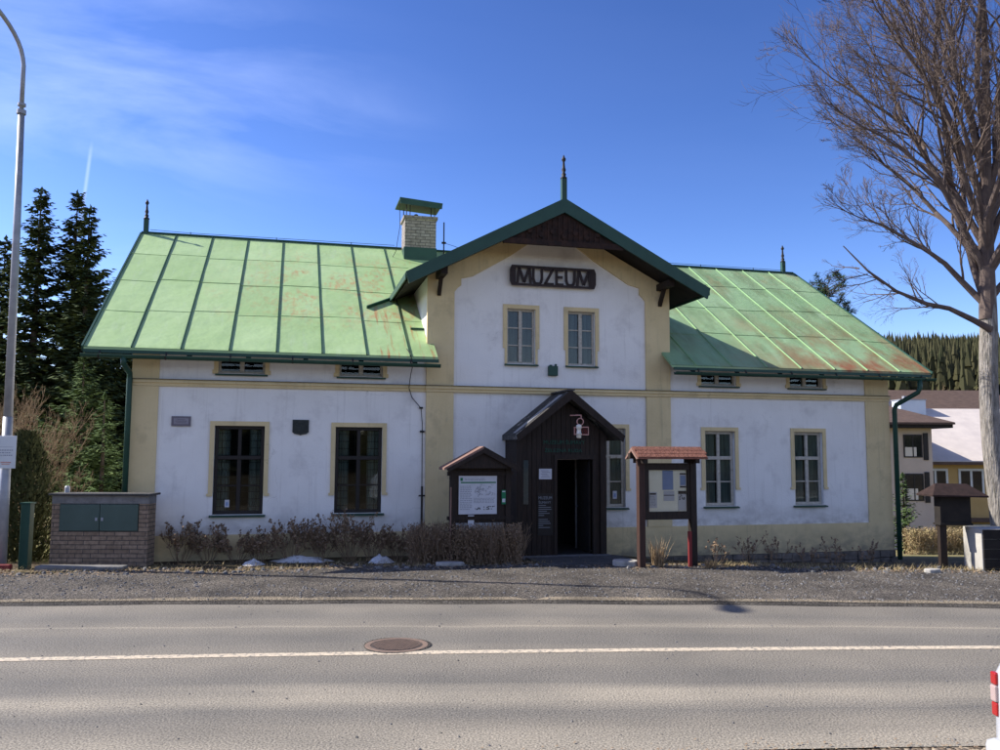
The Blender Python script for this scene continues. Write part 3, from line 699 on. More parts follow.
for u in (-8.4, -6.2, -4.2, 4.4, 6.4, 8.2): rc.tube([(u, RV, RIDGE), (u, RV, RIDGE + .11)], .012, 4)
rc.build('ridge_cap', 'dgreen', mus)
# soffits under the eaves
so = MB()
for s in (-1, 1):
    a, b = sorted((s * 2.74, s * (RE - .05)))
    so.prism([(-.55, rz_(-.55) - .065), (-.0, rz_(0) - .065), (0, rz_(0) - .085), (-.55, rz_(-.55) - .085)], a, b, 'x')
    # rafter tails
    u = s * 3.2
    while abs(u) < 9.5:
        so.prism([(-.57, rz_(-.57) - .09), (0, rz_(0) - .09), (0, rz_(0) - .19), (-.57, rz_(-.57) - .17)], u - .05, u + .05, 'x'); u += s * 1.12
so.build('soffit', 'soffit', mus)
for s in (-1, 1):
    gt = MB(); a, b = (s * 2.68, s * 9.62)
    n = 9; zc = 4.035
    ring = [(math.cos(math.pi + math.pi * k / n) * .062, math.sin(math.pi + math.pi * k / n) * .062) for k in range(n + 1)]
    for k in range(n):
        (y0, z0), (y1, z1) = ring[k], ring[k + 1]
        za, zb = zc + .0, zc - .03
        for (off) in (1, .88):
            gt.quad((a, -.70 + y0 * off, zb + z0 * off), (b, -.70 + y0 * off, za + z0 * off - .02), (b, -.70 + y1 * off, za + z1 * off - .02), (a, -.70 + y1 * off, zb + z1 * off))
    gt.tube([(a, -.762, zb), (b, -.762, za - .02)], .010, 6)
    g_ = gt.build('gutter', 'dgreen', mus)
    u = s * 3.3
    while abs(u) < 9.5:
        MB().beam((u, -.70, zc - .085), (u, -.60, rz_(-.6) - .06), .03, .02).beam((u, -.77, zc - .02), (u, -.72, zc - .09), .03, .012).build('gutter_bracket', 'iron', g_); u += s * 1.2
dp = MB(); dp.tube([(-8.86, -.70, 3.99), (-8.86, -.68, 3.86), (-8.83, -.16, 3.72), (-8.83, -.14, 3.6), (-8.83, -.14, .85)], .055, 10)
d_ = dp.build('downpipe', 'dgreen', mus, smooth=True)
MB().tube([(-8.83, -.14, .87), (-8.83, -.14, -.02)], .062, 10).build('pipe_shoe', 'galv', d_)
dp = MB(); dp.tube([(9.18, -.70, 4.02), (9.18, -.70, 3.78), (9.15, -.66, 3.68), (8.93, -.16, 3.40), (8.91, -.11, 3.28), (8.91, -.11, -.4)], .058, 10)
dp.build('downpipe', 'dgreen', mus, smooth=True)

# ---- gable roof
gr = MB()
for s in (-1, 1):
    pts = [(0, -.9), (s * 3.45, -.9), (s * 3.45, 4.9), (0, 4.9)]
    if s > 0: pts = pts
    slab(gr, pts, lambda u, v: gz(u), .05)
groof = gr.build('gable_roof', 'roofL', mus)
gs = MB()
for s in (-1, 1):
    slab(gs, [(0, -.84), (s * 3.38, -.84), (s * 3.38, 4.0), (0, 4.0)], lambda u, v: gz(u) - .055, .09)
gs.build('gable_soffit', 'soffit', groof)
for s in (-1, 1):
    b = MB(); pl = [(0, gz(0) + .02), (s * 3.47, gz(3.47) + .02), (s * 3.40, gz(3.40) - .26), (0, gz(0) - .30)]
    if s > 0: pl = pl[::-1]
    b.prism(pl, -.945, -.90).build('bargeboard', 'dgreen', groof)
    b = MB().prism([(s * 3.45, gz(3.45) - .005), (s * 3.475, gz(3.45) - .005), (s * 3.475, gz(3.45) - .14), (s * 3.45, gz(3.45) - .14)][::(1 if s < 0 else -1)], -.9, 3).build('eave_fascia', 'dgreen', groof)
# carved truss panel in the peak
b = MB(); b.prism([(-1.36, gz(1.36) - .27), (-1.1, 6.72), (-.4, 6.76), (.4, 6.76), (1.1, 6.72), (1.36, gz(1.36) - .27), (0, gz(0) - .27)][::-1], -.86, -.80)
tp = b.build('truss_panel', 'carve', mus)
c = MB(); c.beam((-1.38, -.88, 6.73), (1.38, -.88, 6.73), .07, .12)
for k in range(-9, 10):   # carved rosettes and slats
    u = k * .12; top = gz(u) - .34
    if top - 6.82 > .08: c.beam((u, -.872, 6.80), (u, -.872, top), .035, .02)
c.build('tie_beam', 'carve', tp)
c = MB()
for k in range(-3, 4):
    u = k * .26; z = 6.90 + (.08 if k % 2 else 0)
    c.lathe([(0.0, -.01), (.06, -.01), (.06, .01), (0, .012)], 8, (0, 0, 0)); n = 16
    for i in range(len(c.v) - 8 * 4, len(c.v)):
        x_, y_, z_ = c.v[i]; c.v[i] = (u + x_, -.885 - z_, z + y_)
c.build_each('rosette', 'carve', tp)
for s in (-1, 1):
    b = MB(); b.beam((s * 2.62, -.72, gz(2.62) - .30), (s * 2.62, .1, gz(2.62) - .30), .15, .15)
    b.beam((s * 2.62, -.06, gz(2.62) - .72), (s * 2.62, -.34, gz(2.62) - .34), .08, .08).build('purlin', 'dwood', mus)
# flashings where the gable roof meets the left wing
b = MB(); b.beam(on_roof(-4.05, 1.45, .03), on_roof(-3.30, 2.05, .03), .03, .09, up=snor).beam(on_roof(-3.15, .55, .02), on_roof(-2.78, .55, .02), .03, .04, up=snor)
b.build('flashing', 'seamL', mus)

# finials
def finial(x, y, z, s=1.):
    f = MB(); f.box(x - .06, x + .06, y - .06, y + .06, z - .25, z + .50 * s).build
    o = f.build('finial', 'dgreen', mus, bevel=.01)
    MB().lathe([(.075, 0), (.075, .03), (.04, .05), (.055, .10), (.03, .14), (.05, .20), (.032, .26), (.022, .38), (.045, .42), (.05, .45), (.03, .48), (.008, .54)], 10, (x, y, z + .50 * s)).build('spike', 'iron', o, smooth=True)
finial(0, -.86, 7.72, .95); finial(-9.5, RV, RIDGE, .75); finial(9.25, RV, RIDGE, .70)

# chimney
ch = MB().box(-2.80, -1.94, 4.45, 5.15, 6.6, 8.56).box(-2.84, -1.90, 4.41, 5.19, 8.56, 8.64)
cho = ch.build('chimney', 'brickc', mus)
MB().box(-2.82, -1.92, 4.43, 5.17, 6.9, 7.76).build('chimney_flashing', 'dgreen', cho)
cp = MB(); cp.prism([(-2.98, 9.06), (-2.98, 9.02), (-1.80, 8.94), (-1.80, 8.98)], 4.25, 5.3)
cp.prism([(-2.98, 9.07), (-2.96, 8.90), (-1.82, 8.82), (-1.80, 8.98)], 4.22, 4.25)
cpo = cp.build('chimney_cap', 'dgreen', cho)
lg = MB()
for (u, v) in ((-2.76, 4.5), (-1.98, 4.5), (-2.76, 5.1), (-1.98, 5.1), (-2.66, 4.5), (-2.08, 4.5)): lg.tube([(u, v, 8.6), (u, v, 8.98)], .013, 5)
lg.build_each('cap_leg', 'iron', cho)
MB().lathe([(.06, 0), (.06, .12), (.04, .14)], 10, (-2.45, 4.8, 8.64)).build('flue', 'iron', cho)
MB().tube([(-2.98, 4.3, 8.9), (-2.95, 4.35, 8.3), (-3.05, 4.4, 7.6), (-3.15, 4.6, 7.4)], .01, 4).build('earth_wire', 'iron', cho)
an = MB().tube([(-1.64, 4.9, 7.5), (-1.64, 4.9, 8.64)], .018, 6).beam((-1.70, 4.9, 8.05), (-1.58, 4.9, 8.05), .05, .05)
an.tube([(-1.64, 4.9, 8.05), (-1.4, 4.6, 7.9), (-1.1, 4.3, 7.7)], .008, 4)
an.build('lightning_rod', 'iron', mus)
# lightning conductor running down the wall beside the left pilaster
lc = MB().tube([on_roof(-3.35, -.35, .03), on_roof(-3.3, -.6, .03), (-3.25, -.62, 4.0), (-3.28, -.5, 3.80), (-3.25, -.06, 3.55), (-3.18, -.04, 3.35), (-2.98, -.04, 3.12), (-2.95, -.04, 2.8), (-2.94, -.04, 1.4)], .009, 5)
lc.tube([(-2.94, -.05, 1.45), (-2.94, -.05, .35)], .022, 6).beam((-3.01, -.05, 1.25), (-2.87, -.05, 1.25), .02, .03).beam((-3.0, -.04, 2.62), (-2.9, -.04, 2.62), .03, .04).beam((-3.02, -.04, 3.13), (-2.94, -.04, 3.13), .03, .04)
lc.build('lightning_conductor', 'iron', mus)

# MUZEUM sign: open frame with dark letters
sg = thing('wall_sign', 'dark openwork iron sign reading MUZEUM high on the white gable', 'sign'); sg.location = W(0, -.10, 5.92); sg.rotation_euler = (0, 0, rad(RZ))
w2, h2 = 1.02, .46
oc = [(-w2, .10), (-w2 + .04, 0), (w2 - .04, 0), (w2, .10), (w2, h2 - .10), (w2 - .04, h2), (-w2 + .04, h2), (-w2, h2 - .10)]
ic = [(-w2 + .13, .06), (-w2 + .14, .05), (w2 - .14, .05), (w2 - .13, .06), (w2 - .13, h2 - .06), (w2 - .14, h2 - .05), (-w2 + .14, h2 - .05), (-w2 + .13, h2 - .06)]
f = MB(); i0 = 0
for (ya) in (-.02, .02):
    f.v += [(p[0], ya, p[1]) for p in oc] + [(p[0], ya, p[1]) for p in ic]
for k in range(8):
    j = (k + 1) % 8
    f.f += [(k, j, 8 + j, 8 + k), (16 + j, 16 + k, 24 + k, 24 + j), (k, 16 + k, 16 + j, j), (8 + j, 24 + j, 24 + k, 8 + k)]
f.build('sign_frame', 'openwork', sg)
def strokes(segs, w=.060):
    q = MB()
    for (a, b) in segs: q.beam((a[0], 0, a[1]), (b[0], 0, b[1]), .03, w, up=(-(b[1] - a[1]), 0, b[0] - a[0]))
    return q
H_ = .385; zl_ = .0375
def let(segs, x, wd_): strokes([((x + a * wd_, zl_ + b * H_), (x + c_ * wd_, zl_ + d * H_)) for a, b, c_, d in segs]).build('letter', 'openwork', sg)
Mm = [(.06, 0, .16, 1), (.16, 1, .5, .1), (.5, .1, .84, 1), (.84, 1, .94, 0)]
Uu = [(.1, 1, .1, .3), (.1, .34, .2, .12), (.17, .15, .36, .03), (.33, .05, .67, .05), (.64, .03, .83, .15), (.8, .12, .9, .34), (.9, .3, .9, 1)]
Zz = [(.05, .94, .95, .94), (.9, .98, .1, .02), (.05, .06, .95, .06)]
Ee = [(.12, 0, .12, 1), (.12, .94, .95, .94), (.12, .5, .85, .5), (.12, .06, .95, .06)]
x_ = -.87
for segs, wd_, adv in ((Mm, .36, .37), (Uu, .25, .27), (Zz, .25, .28), (Ee, .20, .23), (Uu, .25, .27), (Mm, .36, .37)): let(segs, x_, wd_); x_ += adv
lb = MB()
for u in (-.8, .8): lb.beam((u, .02, .23), (u, .11, .23), .03, .03)
lb.build('sign_bracket', 'iron', sg)
def wallthing(name, label, cat, u, v, z): 
    o = thing(name, label, cat, W(u, v, z), RZ); return o
t = wallthing('memorial_plaque', 'small grey stone plaque on the white wall left of the first dark window', 'plaque', -7.85, -.005, 2.68)
MB().box(-.185, .185, -.03, 0, 0, .2).build('plaque_frame', 'plaque', t, bevel=.004)
MB().box(-.14, .14, -.036, -.031, .04, .16).build('plaque_face', 'plaquelight', t)
for k_, (a_, b_) in enumerate(((-.09, .09), (-.11, .11), (-.07, .08))): MB().box(a_, b_, -.039, -.0365, .065 + k_ * .03, .077 + k_ * .03).build('worn_inscription', 'plaque', t)
t = wallthing('bronze_shield', 'dark shield shaped emblem on the wall between the two dark windows', 'emblem', -5.50, -.005, 2.53)
MB().prism([(-.165, .31), (-.165, .05), (-.12, .015), (-.03, .0), (0, -.015), (.03, 0), (.12, .015), (.165, .05), (.165, .31)][::-1], -.035, 0).build('shield_plate', 'bronze', t, bevel=.006)
MB().prism([(-.1, .24), (-.08, .08), (0, .05), (.08, .08), (.1, .24), (.03, .2), (0, .26), (-.03, .2)][::-1], -.05, -.035).build('relief', 'bronze', t)
t = wallthing('green_wall_box', 'small dark green metal box on the gable between the upper windows', 'box', 0.0, -.005, 3.90)
MB().box(-.11, .11, -.09, 0, 0, .22).build('box_body', 'dgreen', t, bevel=.01)
MB().box(-.08, -.02, -.06, -.02, .22, .25).box(.05, .09, -.06, -.02, .22, .27).build('box_spout', 'dgreen', t)

# ---- porch (part of the museum)
PV = -.95; PA, PB = -1.07, .87
pw = MB()
def pz(u): return 3.40 - .80 * abs(u - .02) 
def plank(u0, u1, z0, z1, v=PV, th=.04):
    za, zb = min(z1, pz(u0) - .12), min(z1, pz(u1) - .12)
    pw.prism([(u0, z0), (u1, z0), (u1, zb), (u0, za)], v, v + th)
n = 18; 
DA, DB = -.20, .60          # door opening
for i in range(n):
    a = PA + (PB - PA) * i / n; b = PA + (PB - PA) * (i + 1) / n - .008
    if b < DA or a > DB: plank(a, b, .02, 9, PV - (.006 if i % 2 else 0))
    else: plank(a, b, 2.04, 9, PV - (.006 if i % 2 else 0))
for u in (PA, PB):
    for k in range(7):
        a = PV + (0 - PV) * k / 7; pw.box(u - .02, u + .02, a, a + .128, .02, 2.5)
porch = pw.build('porch', 'dwood', mus)
fr = MB().box(DA - .07, DA, PV - .03, PV + .06, .02, 2.12).box(DB, DB + .07, PV - .03, PV + .06, .02, 2.12).box(DA - .07, DB + .07, PV - .035, PV + .06, 2.04, 2.14)
fr.box(PA - .03, PA + .10, PV - .04, PV + .08, .02, 2.62).box(PB - .10, PB + .03, PV - .04, PV + .08, .02, 2.58)
fr.build('door_frame', 'dwood', porch)
dr = MB(); 
for k in range(6): dr.box(DB - .06, DB - .02, PV + .08 + k * .13, PV + .2 + k * .13, .05, 2.02)
dro = dr.build('door', 'soffit', porch)
MB().tube([(DB - .1, PV + .72, 1.0), (DB - .1, PV + .80, 1.0)], .012, 6).build('handle', 'galv', dro)
pn = MB().box(-.94, -.83, PV - .014, PV - .008, 1.1, 2.02).build('pane', 'glass', porch)
MB().box(-.94, -.83, PV - .0075, PV - .0065, 1.1, 2.02).build('blind_or_reflection', 'plaquelight', pn)  # pale sheet stands in for a reflection on the narrow pane
rf = MB()
for s in (-1, 1):
    top = 3.48; e = 1.18
    poly = [(.02, top), (.02 + s * e, top - .80 * e * 1.0), (.02 + s * e, top - .80 * e - .09), (.02, top - .09)]
    if s > 0: poly = poly[::-1]
    rf.prism(poly, -1.25, -.005)
pr = rf.build('porch_roof', 'bitumen', porch)
# corrugations and battens on the roof
cb = MB()
for s in (-1, 1):
    for k in range(9):
        v = -1.2 + k * .145
        cb.beam((.02, v, 3.49), (.02 + s * 1.18, v, 3.49 - .944), .07, .02, up=(0, 0, 1))
cb.beam((.02, -1.27, 3.50), (.02, -.0, 3.50), .16, .03)
cb.build('roof_cover', 'bitumen', pr)
bb = MB()
for s in (-1, 1):
    poly = [(.02, 3.50), (.02 + s * 1.20, 3.50 - .96), (.02 + s * 1.16, 3.50 - .96 - .13), (.02, 3.30)]
    if s > 0: poly = poly[::-1]
    bb.prism(poly, -1.29, -1.25)
bb.build('bargeboard', 'dwood', pr)
# lit strips of metal sheet, seen on the sunny side of the porch roof
MB().beam((-.10, -.9, 3.41), (-1.12, -.9, 2.59), .22, .012).build('metal_patch', 'galv', pr)
text_obj('lettering', 'MUZEUM ŠUMAVY', .92, .10, 'greentext', porch, (-.50, PV - .022, 2.36), depth=.006)
text_obj('lettering', 'ŽELEZNÁ RUDA', .84, .09, 'greentext', porch, (-.48, PV - .022, 2.19), depth=.006)
# notice and text panel left of the door
nb = MB().box(-.60, -.32, PV - .02, PV - .010, 1.62, 1.84).build('notice', 'paper', porch)
for k in range(5): MB().box(-.56 + .02 * (k % 2), -.36 - .03 * (k % 3), PV - .023, PV - .0205, 1.66 + k * .033, 1.672 + k * .033).build('text_line', 'greyink', nb)
tb = MB().box(-.63, -.29, PV - .018, PV - .010, .45, 1.32).build('text_panel', 'bwood', porch)
text_obj('lettering', 'MUZEUM', .29, .06, 'dimtext', tb, (-.61, PV - .022, 1.20), depth=.004)
text_obj('lettering', 'ŠUMAVY', .27, .065, 'dimtext', tb, (-.61, PV - .022, 1.11), depth=.004)
z = 1.07
for k, wd in enumerate((.16, .27, .28, .18, .24, .12, 0, .2, .24, .26, .1, .25)):
    if wd: MB().box(-.61, -.61 + wd * 1.0, PV - .021, PV - .0185, z, z + .012).build('text_line', 'dimtext', tb)
    z -= .042
step = MB().box(-1.05, .95, -1.35, PV + .9, -.1, .035).build('doorstep', 'cement', porch, bevel=.01)
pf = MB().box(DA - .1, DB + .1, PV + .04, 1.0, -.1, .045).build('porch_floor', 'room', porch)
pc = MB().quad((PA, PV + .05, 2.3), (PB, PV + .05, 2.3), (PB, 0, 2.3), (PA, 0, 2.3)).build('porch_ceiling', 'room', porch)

# hanging lantern sign
t = wallthing('hanging_lantern', 'sunlit pale lantern in a salmon iron frame hanging before the porch gable', 'lantern', .12, -1.45, 2.48)
q = MB().tube([(-.13, .17, .48), (.05, 0, .48)], .012, 6).tube([(.05, 0, .49), (.05, 0, .41)], .01, 6)
q.build('bracket', 'pinkiron', t)
rg = MB(); rg.tube([(.03 + .07 * math.cos(a * .3927), 0, .345 + .07 * math.sin(a * .3927)) for a in range(17)], .010, 6, cap=False).build('ring', 'pinkiron', t)
MB().lathe([(.035, 0), (.05, .02), (.05, .08), (.062, .085), (.062, .10), (.045, .11), (.045, .20), (.06, .21), (.055, .27), (.02, .29)], 14, (.0, 0, 0)).build('lamp_body', 'lampglass', t, smooth=True)
sf = MB().beam((-.10, .02, .225), (.22, .02, .235), .014, .02).beam((-.10, .02, .08), (.22, .02, .075), .014, .02).beam((.215, .02, .07), (.215, .02, .24), .014, .02).beam((-.09, .02, .08), (-.09, .02, .22), .014, .02)
sfo = sf.build('sign_frame', 'pinkiron', t)
q = MB()
for (x, dx) in ((-.06, .03), (.08, .035), (.13, .03), (.17, .03)):
    q.tube([(x + dx * math.sin(k * .9) * .5, .02, .095 + k * .016) for k in range(8)], .008, 5)
q.build_each('scrollwork', 'red', sfo)

# ------------------------------------------------------------------ notice boards
def text_lines(parent, x0, x1, z0, z1, y, n, m='greyink'):
    b = MB(); dz = (z1 - z0) / n
    for k in range(n):
        zz = z0 + k * dz; x = x0
        while x < x1:
            wl = R.uniform(.015, .05)
            if x + wl > x1: break
            b.box(x, x + wl, y - .001, y, zz, zz + dz * .42); x += wl + .012
    return b.build('text_lines', m, parent)
t = thing('notice_board', 'dark wooden notice board with pitched roof and a white map sheet, left of the porch', 'notice board', (-.38, 16.75, 0), RZ)
# posts, crossbeams
for x in (-.56, .56): MB().box(x - .055, x + .055, -.06, .06, -.05, 1.95).build('post', 'dwood', t)
MB().box(-.62, -.595, -.10, -.07, 0, 1.50).build('lit_post_strip', 'pinkwood', t)  # pale strip standing in for the sunlit left side of the post
MB().box(-.50, .50, -.02, .02, .80, 1.90).box(-.66, .66, -.05, .05, 1.72, 1.80).box(-.66, .66, -.05, .05, .86, .93).build('panel', 'dwood', t)
for s in (-1, 1):
    poly = [(0, 2.30), (s * .78, 1.88), (s * .78, 1.84), (0, 2.25)]
    if s > 0: poly = poly[::-1]
    MB().prism(poly, -.30, .30).build('roof', 'pinkwood' if s < 0 else 'dwood', t)  # left slope coloured as sunlit, right slope as shaded
MB().prism([(-.70, 1.87), (0, 2.23), (.70, 1.87)][::-1], -.24, -.20).prism([(-.74, 1.86), (-.70, 1.80), (0, 2.17), (.70, 1.80), (.74, 1.86), (0, 2.25)][::-1], -.315, -.30).build('gable_board', 'dwood', t)
ps = MB().box(-.44, .33, -.034, -.024, .97, 1.72).build('map_sheet', 'paper', t)
MB().box(-.40, .31, -.038, -.035, 1.575, 1.60).box(-.41, -.36, -.038, -.035, 1.62, 1.68).build('header_bar', 'greenink', ps)
text_lines(ps, -.32, .1, 1.63, 1.68, -.035, 2)
text_lines(ps, -.41, -.17, 1.06, 1.54, -.035, 14)
text_lines(ps, -.14, .31, 1.19, 1.30, -.035, 4)
q = MB()
for k in range(60):
    x = R.uniform(-.13, .29); z = R.uniform(1.34, 1.54); a = R.uniform(0, 6.28); l = R.uniform(.01, .05)
    q.beam((x, -.037, z), (x + l * math.cos(a), -.037, z + l * math.sin(a)), .004, .008)
q.build('sketch', 'greyink', ps)
q = MB()
for k in range(26):
    x = R.choice([R.uniform(-.12, -.02), R.uniform(.02, .28)]); z = 1.05 + R.uniform(0, .07); q.box(x, x + .02, -.038, -.035, z, z + .015)
q.build('picture', 'ink', ps)
MB().box(-.46, -.12, -.034, -.024, 1.735, 1.80).build('title_plate', 'paper', t)
MB().box(-.25, -.13, -.034, -.024, .72, .95).build('lower_sheet', 'paper', t)
a_ = MB().box(.42, .50, -.075, -.062, 1.16, 1.44).build('small_poster', 'greenink', t)
MB().box(.43, .49, -.079, -.0755, 1.20, 1.27).box(.43, .49, -.079, -.0755, 1.40, 1.42).build('picture', 'paper', a_)

t = thing('notice_board', 'glazed wooden notice board under a red shingle roof, right of the porch', 'notice board', (3.22, 16.25, 0), RZ)
for x, m in ((-.55, 'rwood'), (.52, 'dwood')):
    MB().box(x - .06, x + .06, -.07, .07, -.05, 2.12).build('post', m, t)
MB().box(.36, .42, -.16, -.10, -.02, .70).build('stake', 'red', t)
MB().box(-.49, .46, -.05, .05, .92, .99 + .08).box(-.49, .46, -.05, .05, 1.86, 1.99).box(-.49, -.40, -.05, .05, 1.07, 1.86).box(.40, .46, -.05, .05, 1.07, 1.86).build('frame', 'dwood', t)
bk = MB().box(-.40, .40, .0, .02, 1.07, 1.86).build('backing', 'cream', t)
MB().box(-.10, .12, -.008, -.001, 1.48, 1.85).build('poster', 'blueink', bk)
o = MB().box(-.08, .14, -.008, -.001, 1.27, 1.46).build('poster', 'paper', bk); MB().box(-.08, .14, -.011, -.0085, 1.37, 1.385).build('line', 'ink', o)
o = MB().box(.26, .39, -.008, -.001, 1.52, 1.80).build('poster', 'paper', bk); MB().box(.26, .39, -.011, -.0085, 1.77, 1.80).box(.26, .39, -.011, -.0085, 1.52, 1.55).build('band', 'ink', o); MB().box(.27, .38, -.011, -.0085, 1.57, 1.75).build('picture', 'blueink', o)
o = MB().box(.22, .39, -.008, -.001, 1.09, 1.46).build('poster', 'paper', bk)
q = MB().box(.22, .39, -.011, -.0085, 1.40, 1.46)
for k in range(16): x = R.uniform(.22, .37); z = R.uniform(1.28, 1.42); q.box(x, x + .02, -.011, -.0085, z, z + .02)
q.build('picture', 'ink', o)
o = MB().box(-.38, -.22, -.008, -.001, 1.14, 1.44).build('poster', 'paper', bk); text_lines(o, -.37, -.24, 1.18, 1.38, -.0085, 7); MB().box(-.37, -.24, -.011, -.0085, 1.39, 1.42).build('band', 'ink', o)
MB().box(-.40, .40, -.035, -.031, 1.07, 1.86).build('pane', 'clearglass', t)
rf = MB(); rf.prism([(-.28, 2.10), (0, 2.30), (.28, 2.10), (.28, 2.07), (0, 2.26), (-.28, 2.07)][::-1], -.72, .72, 'x')
sh = rf.build('roof', 'shingle', t)
q = MB()
for r_ in range(3):
    for k in range(15):
        x = -.71 + k * .095 + (.04 if r_ % 2 else 0); y = -.285 + r_ * .09; z = 2.10 + (y + .28) * .714 + .012
        q.beam((x + .04, y, z), (x + .04, y + .10, z + .065), .086, .012)
q.build('shingle_row', 'shingle', sh)
MB().beam((-.55, -.26, 2.04), (-.55, .26, 2.04), .08, .10).beam((.52, -.26, 2.04), (.52, .26, 2.04), .08, .10).beam((-.78, 0, 2.13), (-.45, 0, 2.13), .1, .1).build_each('tie_beam', 'dwood', t)
MB().prism([(-.30, 2.08), (0, 2.29), (.30, 2.08), (.26, 2.06), (0, 2.22), (-.26, 2.06)][::-1], -.74, -.715, 'x').build('gable_trim', 'pinkwood', t)

t = thing('notice_board', 'black stained notice board on a single post beside the concrete wall', 'notice board', (8.68, 16.25, 0), 4)
MB().box(-.30, -.17, -.05, .05, -.1, .95).build('post', 'dwood', t)
MB().box(-.31, .30, -.10, .10, .86, 1.44).box(-.33, .32, -.12, .12, .84, .88).build('case', 'soffit', t, bevel=.005)
q = MB(); z0 = 1.42; i = 0
q.v = [(-.55, -.28, z0), (.55, -.28, z0 - .02), (.55, .28, z0 - .02), (-.55, .28, z0), (-.32, 0, z0 + .21), (.30, 0, z0 + .20), (-.55, -.28, z0 - .03), (.55, -.28, z0 - .05), (.55, .28, z0 - .05), (-.55, .28, z0 - .03)]
q.f = [(0, 1, 5, 4), (1, 2, 5), (2, 3, 4, 5), (3, 0, 4), (0, 6, 7, 1), (1, 7, 8, 2), (2, 8, 9, 3), (3, 9, 6, 0), (6, 9, 8, 7)]
q.build('roof', mat('dark_shingle', (.02, .011, .009), (.04, .022, .018), scale=12, rough=.9), t)

# ------------------------------------------------------------------ concrete wall at right
t = thing('concrete_wall', 'low pale concrete wall end with black boarded front at the right edge', 'wall', (8.97, 15.8, 0), 0)
MB().box(0, 6, .03, .66, -.6, .80).build('wall_body', 'conc', t, bevel=.01)
q = MB()
for k in range(5): q.box(.02, 5.9, 0, .026, -.1 + k * .18, .07 + k * .18)
q.build('cladding', 'soffit', t)

# ------------------------------------------------------------------ brick meter housing
t = thing('meter_housing', 'low brown brick housing with green metal meter doors beside the lamp', 'meter cabinet', (-7.57, 16.1, 0), 1)
q = MB().box(-.91, .91, 0, .36, -.08, .66).box(-.91, -.76, 0, .36, .66, 1.18).box(.73, .91, 0, .36, .66, 1.18).box(-.76, .73, .2, .36, .66, 1.18)
q.build('brick_wall', 'brick', t)
MB().box(-.91, .91, -.005, .37, 1.18, 1.33).build('cement_band', 'cement', t)
q = MB(); i0 = 0
pts = [(-.96, -.06), (-.4, -.08), (.3, -.07), (.96, -.09), (.97, .42), (0, .41), (-.95, .42)]
q.prism(pts, 1.335, 1.375, 'z').build('cap_slab', 'slate', t, bevel=.008)
for a, b in ((-.75, -.005), (.005, .72)):
    d = MB().box(a, b, -.02, .02, .67, 1.17).build('metal_door', 'metalgreen', t, bevel=.006)
    MB().box(b - .07 if a < 0 else a + .03, b - .03 if a < 0 else a + .07, -.035, -.02, .86, .92).build('lock', 'galv', d)
MB().lathe([(.05, 0), (.05, .10), (.03, .13)], 10, (-.76, .25, 1.375)).build('vent_cap', 'galv', t)
# green gate post
t = thing('gate_post', 'dark green wooden gate post between the street lamp and the meter housing', 'post', (-8.86, 15.95, 0))
MB().box(-.085, .085, -.08, .08, -.1, 1.18).build('post_shaft', 'dgreen', t, bevel=.008)
MB().box(-.10, .10, -.10, .10, 1.18, 1.21).build('post_cap', 'dgreen', t)
# blue post at far left
t = thing('blue_post', 'narrow dark blue post at the left edge beside the lamp foot', 'post', (-9.42, 15.6, 0))
MB().tube([(0, 0, -.05), (0, 0, 1.25)], .06, 12).build('post_shaft', 'blue', t, smooth=True)
MB().tube([(0, 0, 1.25), (0, 0, 1.29)], .065, 12).build('post_cap', 'blue', t, smooth=True)
# ------------------------------------------------------------------ street lamp
t = thing('street_lamp', 'tall galvanised street lamp with curved arm at the left edge', 'street lamp', (-9.13, 15.64, 0))
q = MB().tube([(0, 0, 0), (-.02, 0, 2.8)], [.10, .085], 14).build('lower_pole', 'galv', t, smooth=True)
MB().tube([(-.02, 0, 2.8), (-.06, 0, 6.4), (-.10, 0, 8.70)], [.080, .066, .058], 14).build('pole', 'galv', t, smooth=True)
MB().tube([(-.10, 0, 8.62), (-.10, 0, 8.70)], .085, 12).tube([(-.10, 0, 8.78), (-.10, 0, 8.83)], .075, 12).build('collar', 'galv', t)
arm = [(-.10, 0, 8.7), (-.11, 0, 9.6)] + [(-.12 - .22 * math.sin(a * .157) ** 2 * 1, -1.15 * (1 - math.cos(a * .157)) , 9.6 + .9 * math.sin(a * .157)) for a in range(1, 10)] + [(-.36, -1.25, 10.52)]
MB().tube(arm, .042, 10).build('arm', 'galv', t, smooth=True)
hd = MB(); hd.tube([(-.36, -1.15, 10.53), (-.38, -1.3, 10.52), (-.42, -1.6, 10.53), (-.45, -1.80, 10.55)], [.06, .12, .15, .07], 12).build('lamp_head', 'whitep', t, smooth=True)
pz_ = MB().box(-.09, .27, -.12, -.105, 1.85, 2.45)
t2 = thing('street_sign_plate', 'pale rectangular sign plate strapped to the street lamp pole', 'sign', (-9.17, 15.64, 0))
pl = pz_.build('plate', 'whitep', t2, bevel=.004)
text_lines(pl, -.03, .22, 2.08, 2.22, -.1215, 3)
MB().box(.0, .19, -.123, -.1205, 1.95, 1.97).box(.02, .17, -.123, -.1205, 1.92, 1.935).build('red_line', 'pinkiron', pl)
MB().box(-.03, .22, -.123, -.1205, 2.24, 2.245).build('rule', 'greyink', pl)
MB().tube([(.03 + .095 * math.cos(k * .5236), .095 * math.sin(k * .5236), 2.30) for k in range(13)], .008, 4).tube([(.03 + .095 * math.cos(k * .5236), .095 * math.sin(k * .5236), 1.98) for k in range(13)], .008, 4).build('strap', 'iron', t2)
t = thing('red_lamp_footing', 'dark red painted block around the foot of the street lamp', 'footing', (-9.05, 15.58, 0))
MB().box(-.24, .24, -.2, -.10, -.03, .13).box(-.24, -.12, -.1, .12, -.03, .12).build('block', 'red', t, bevel=.02)

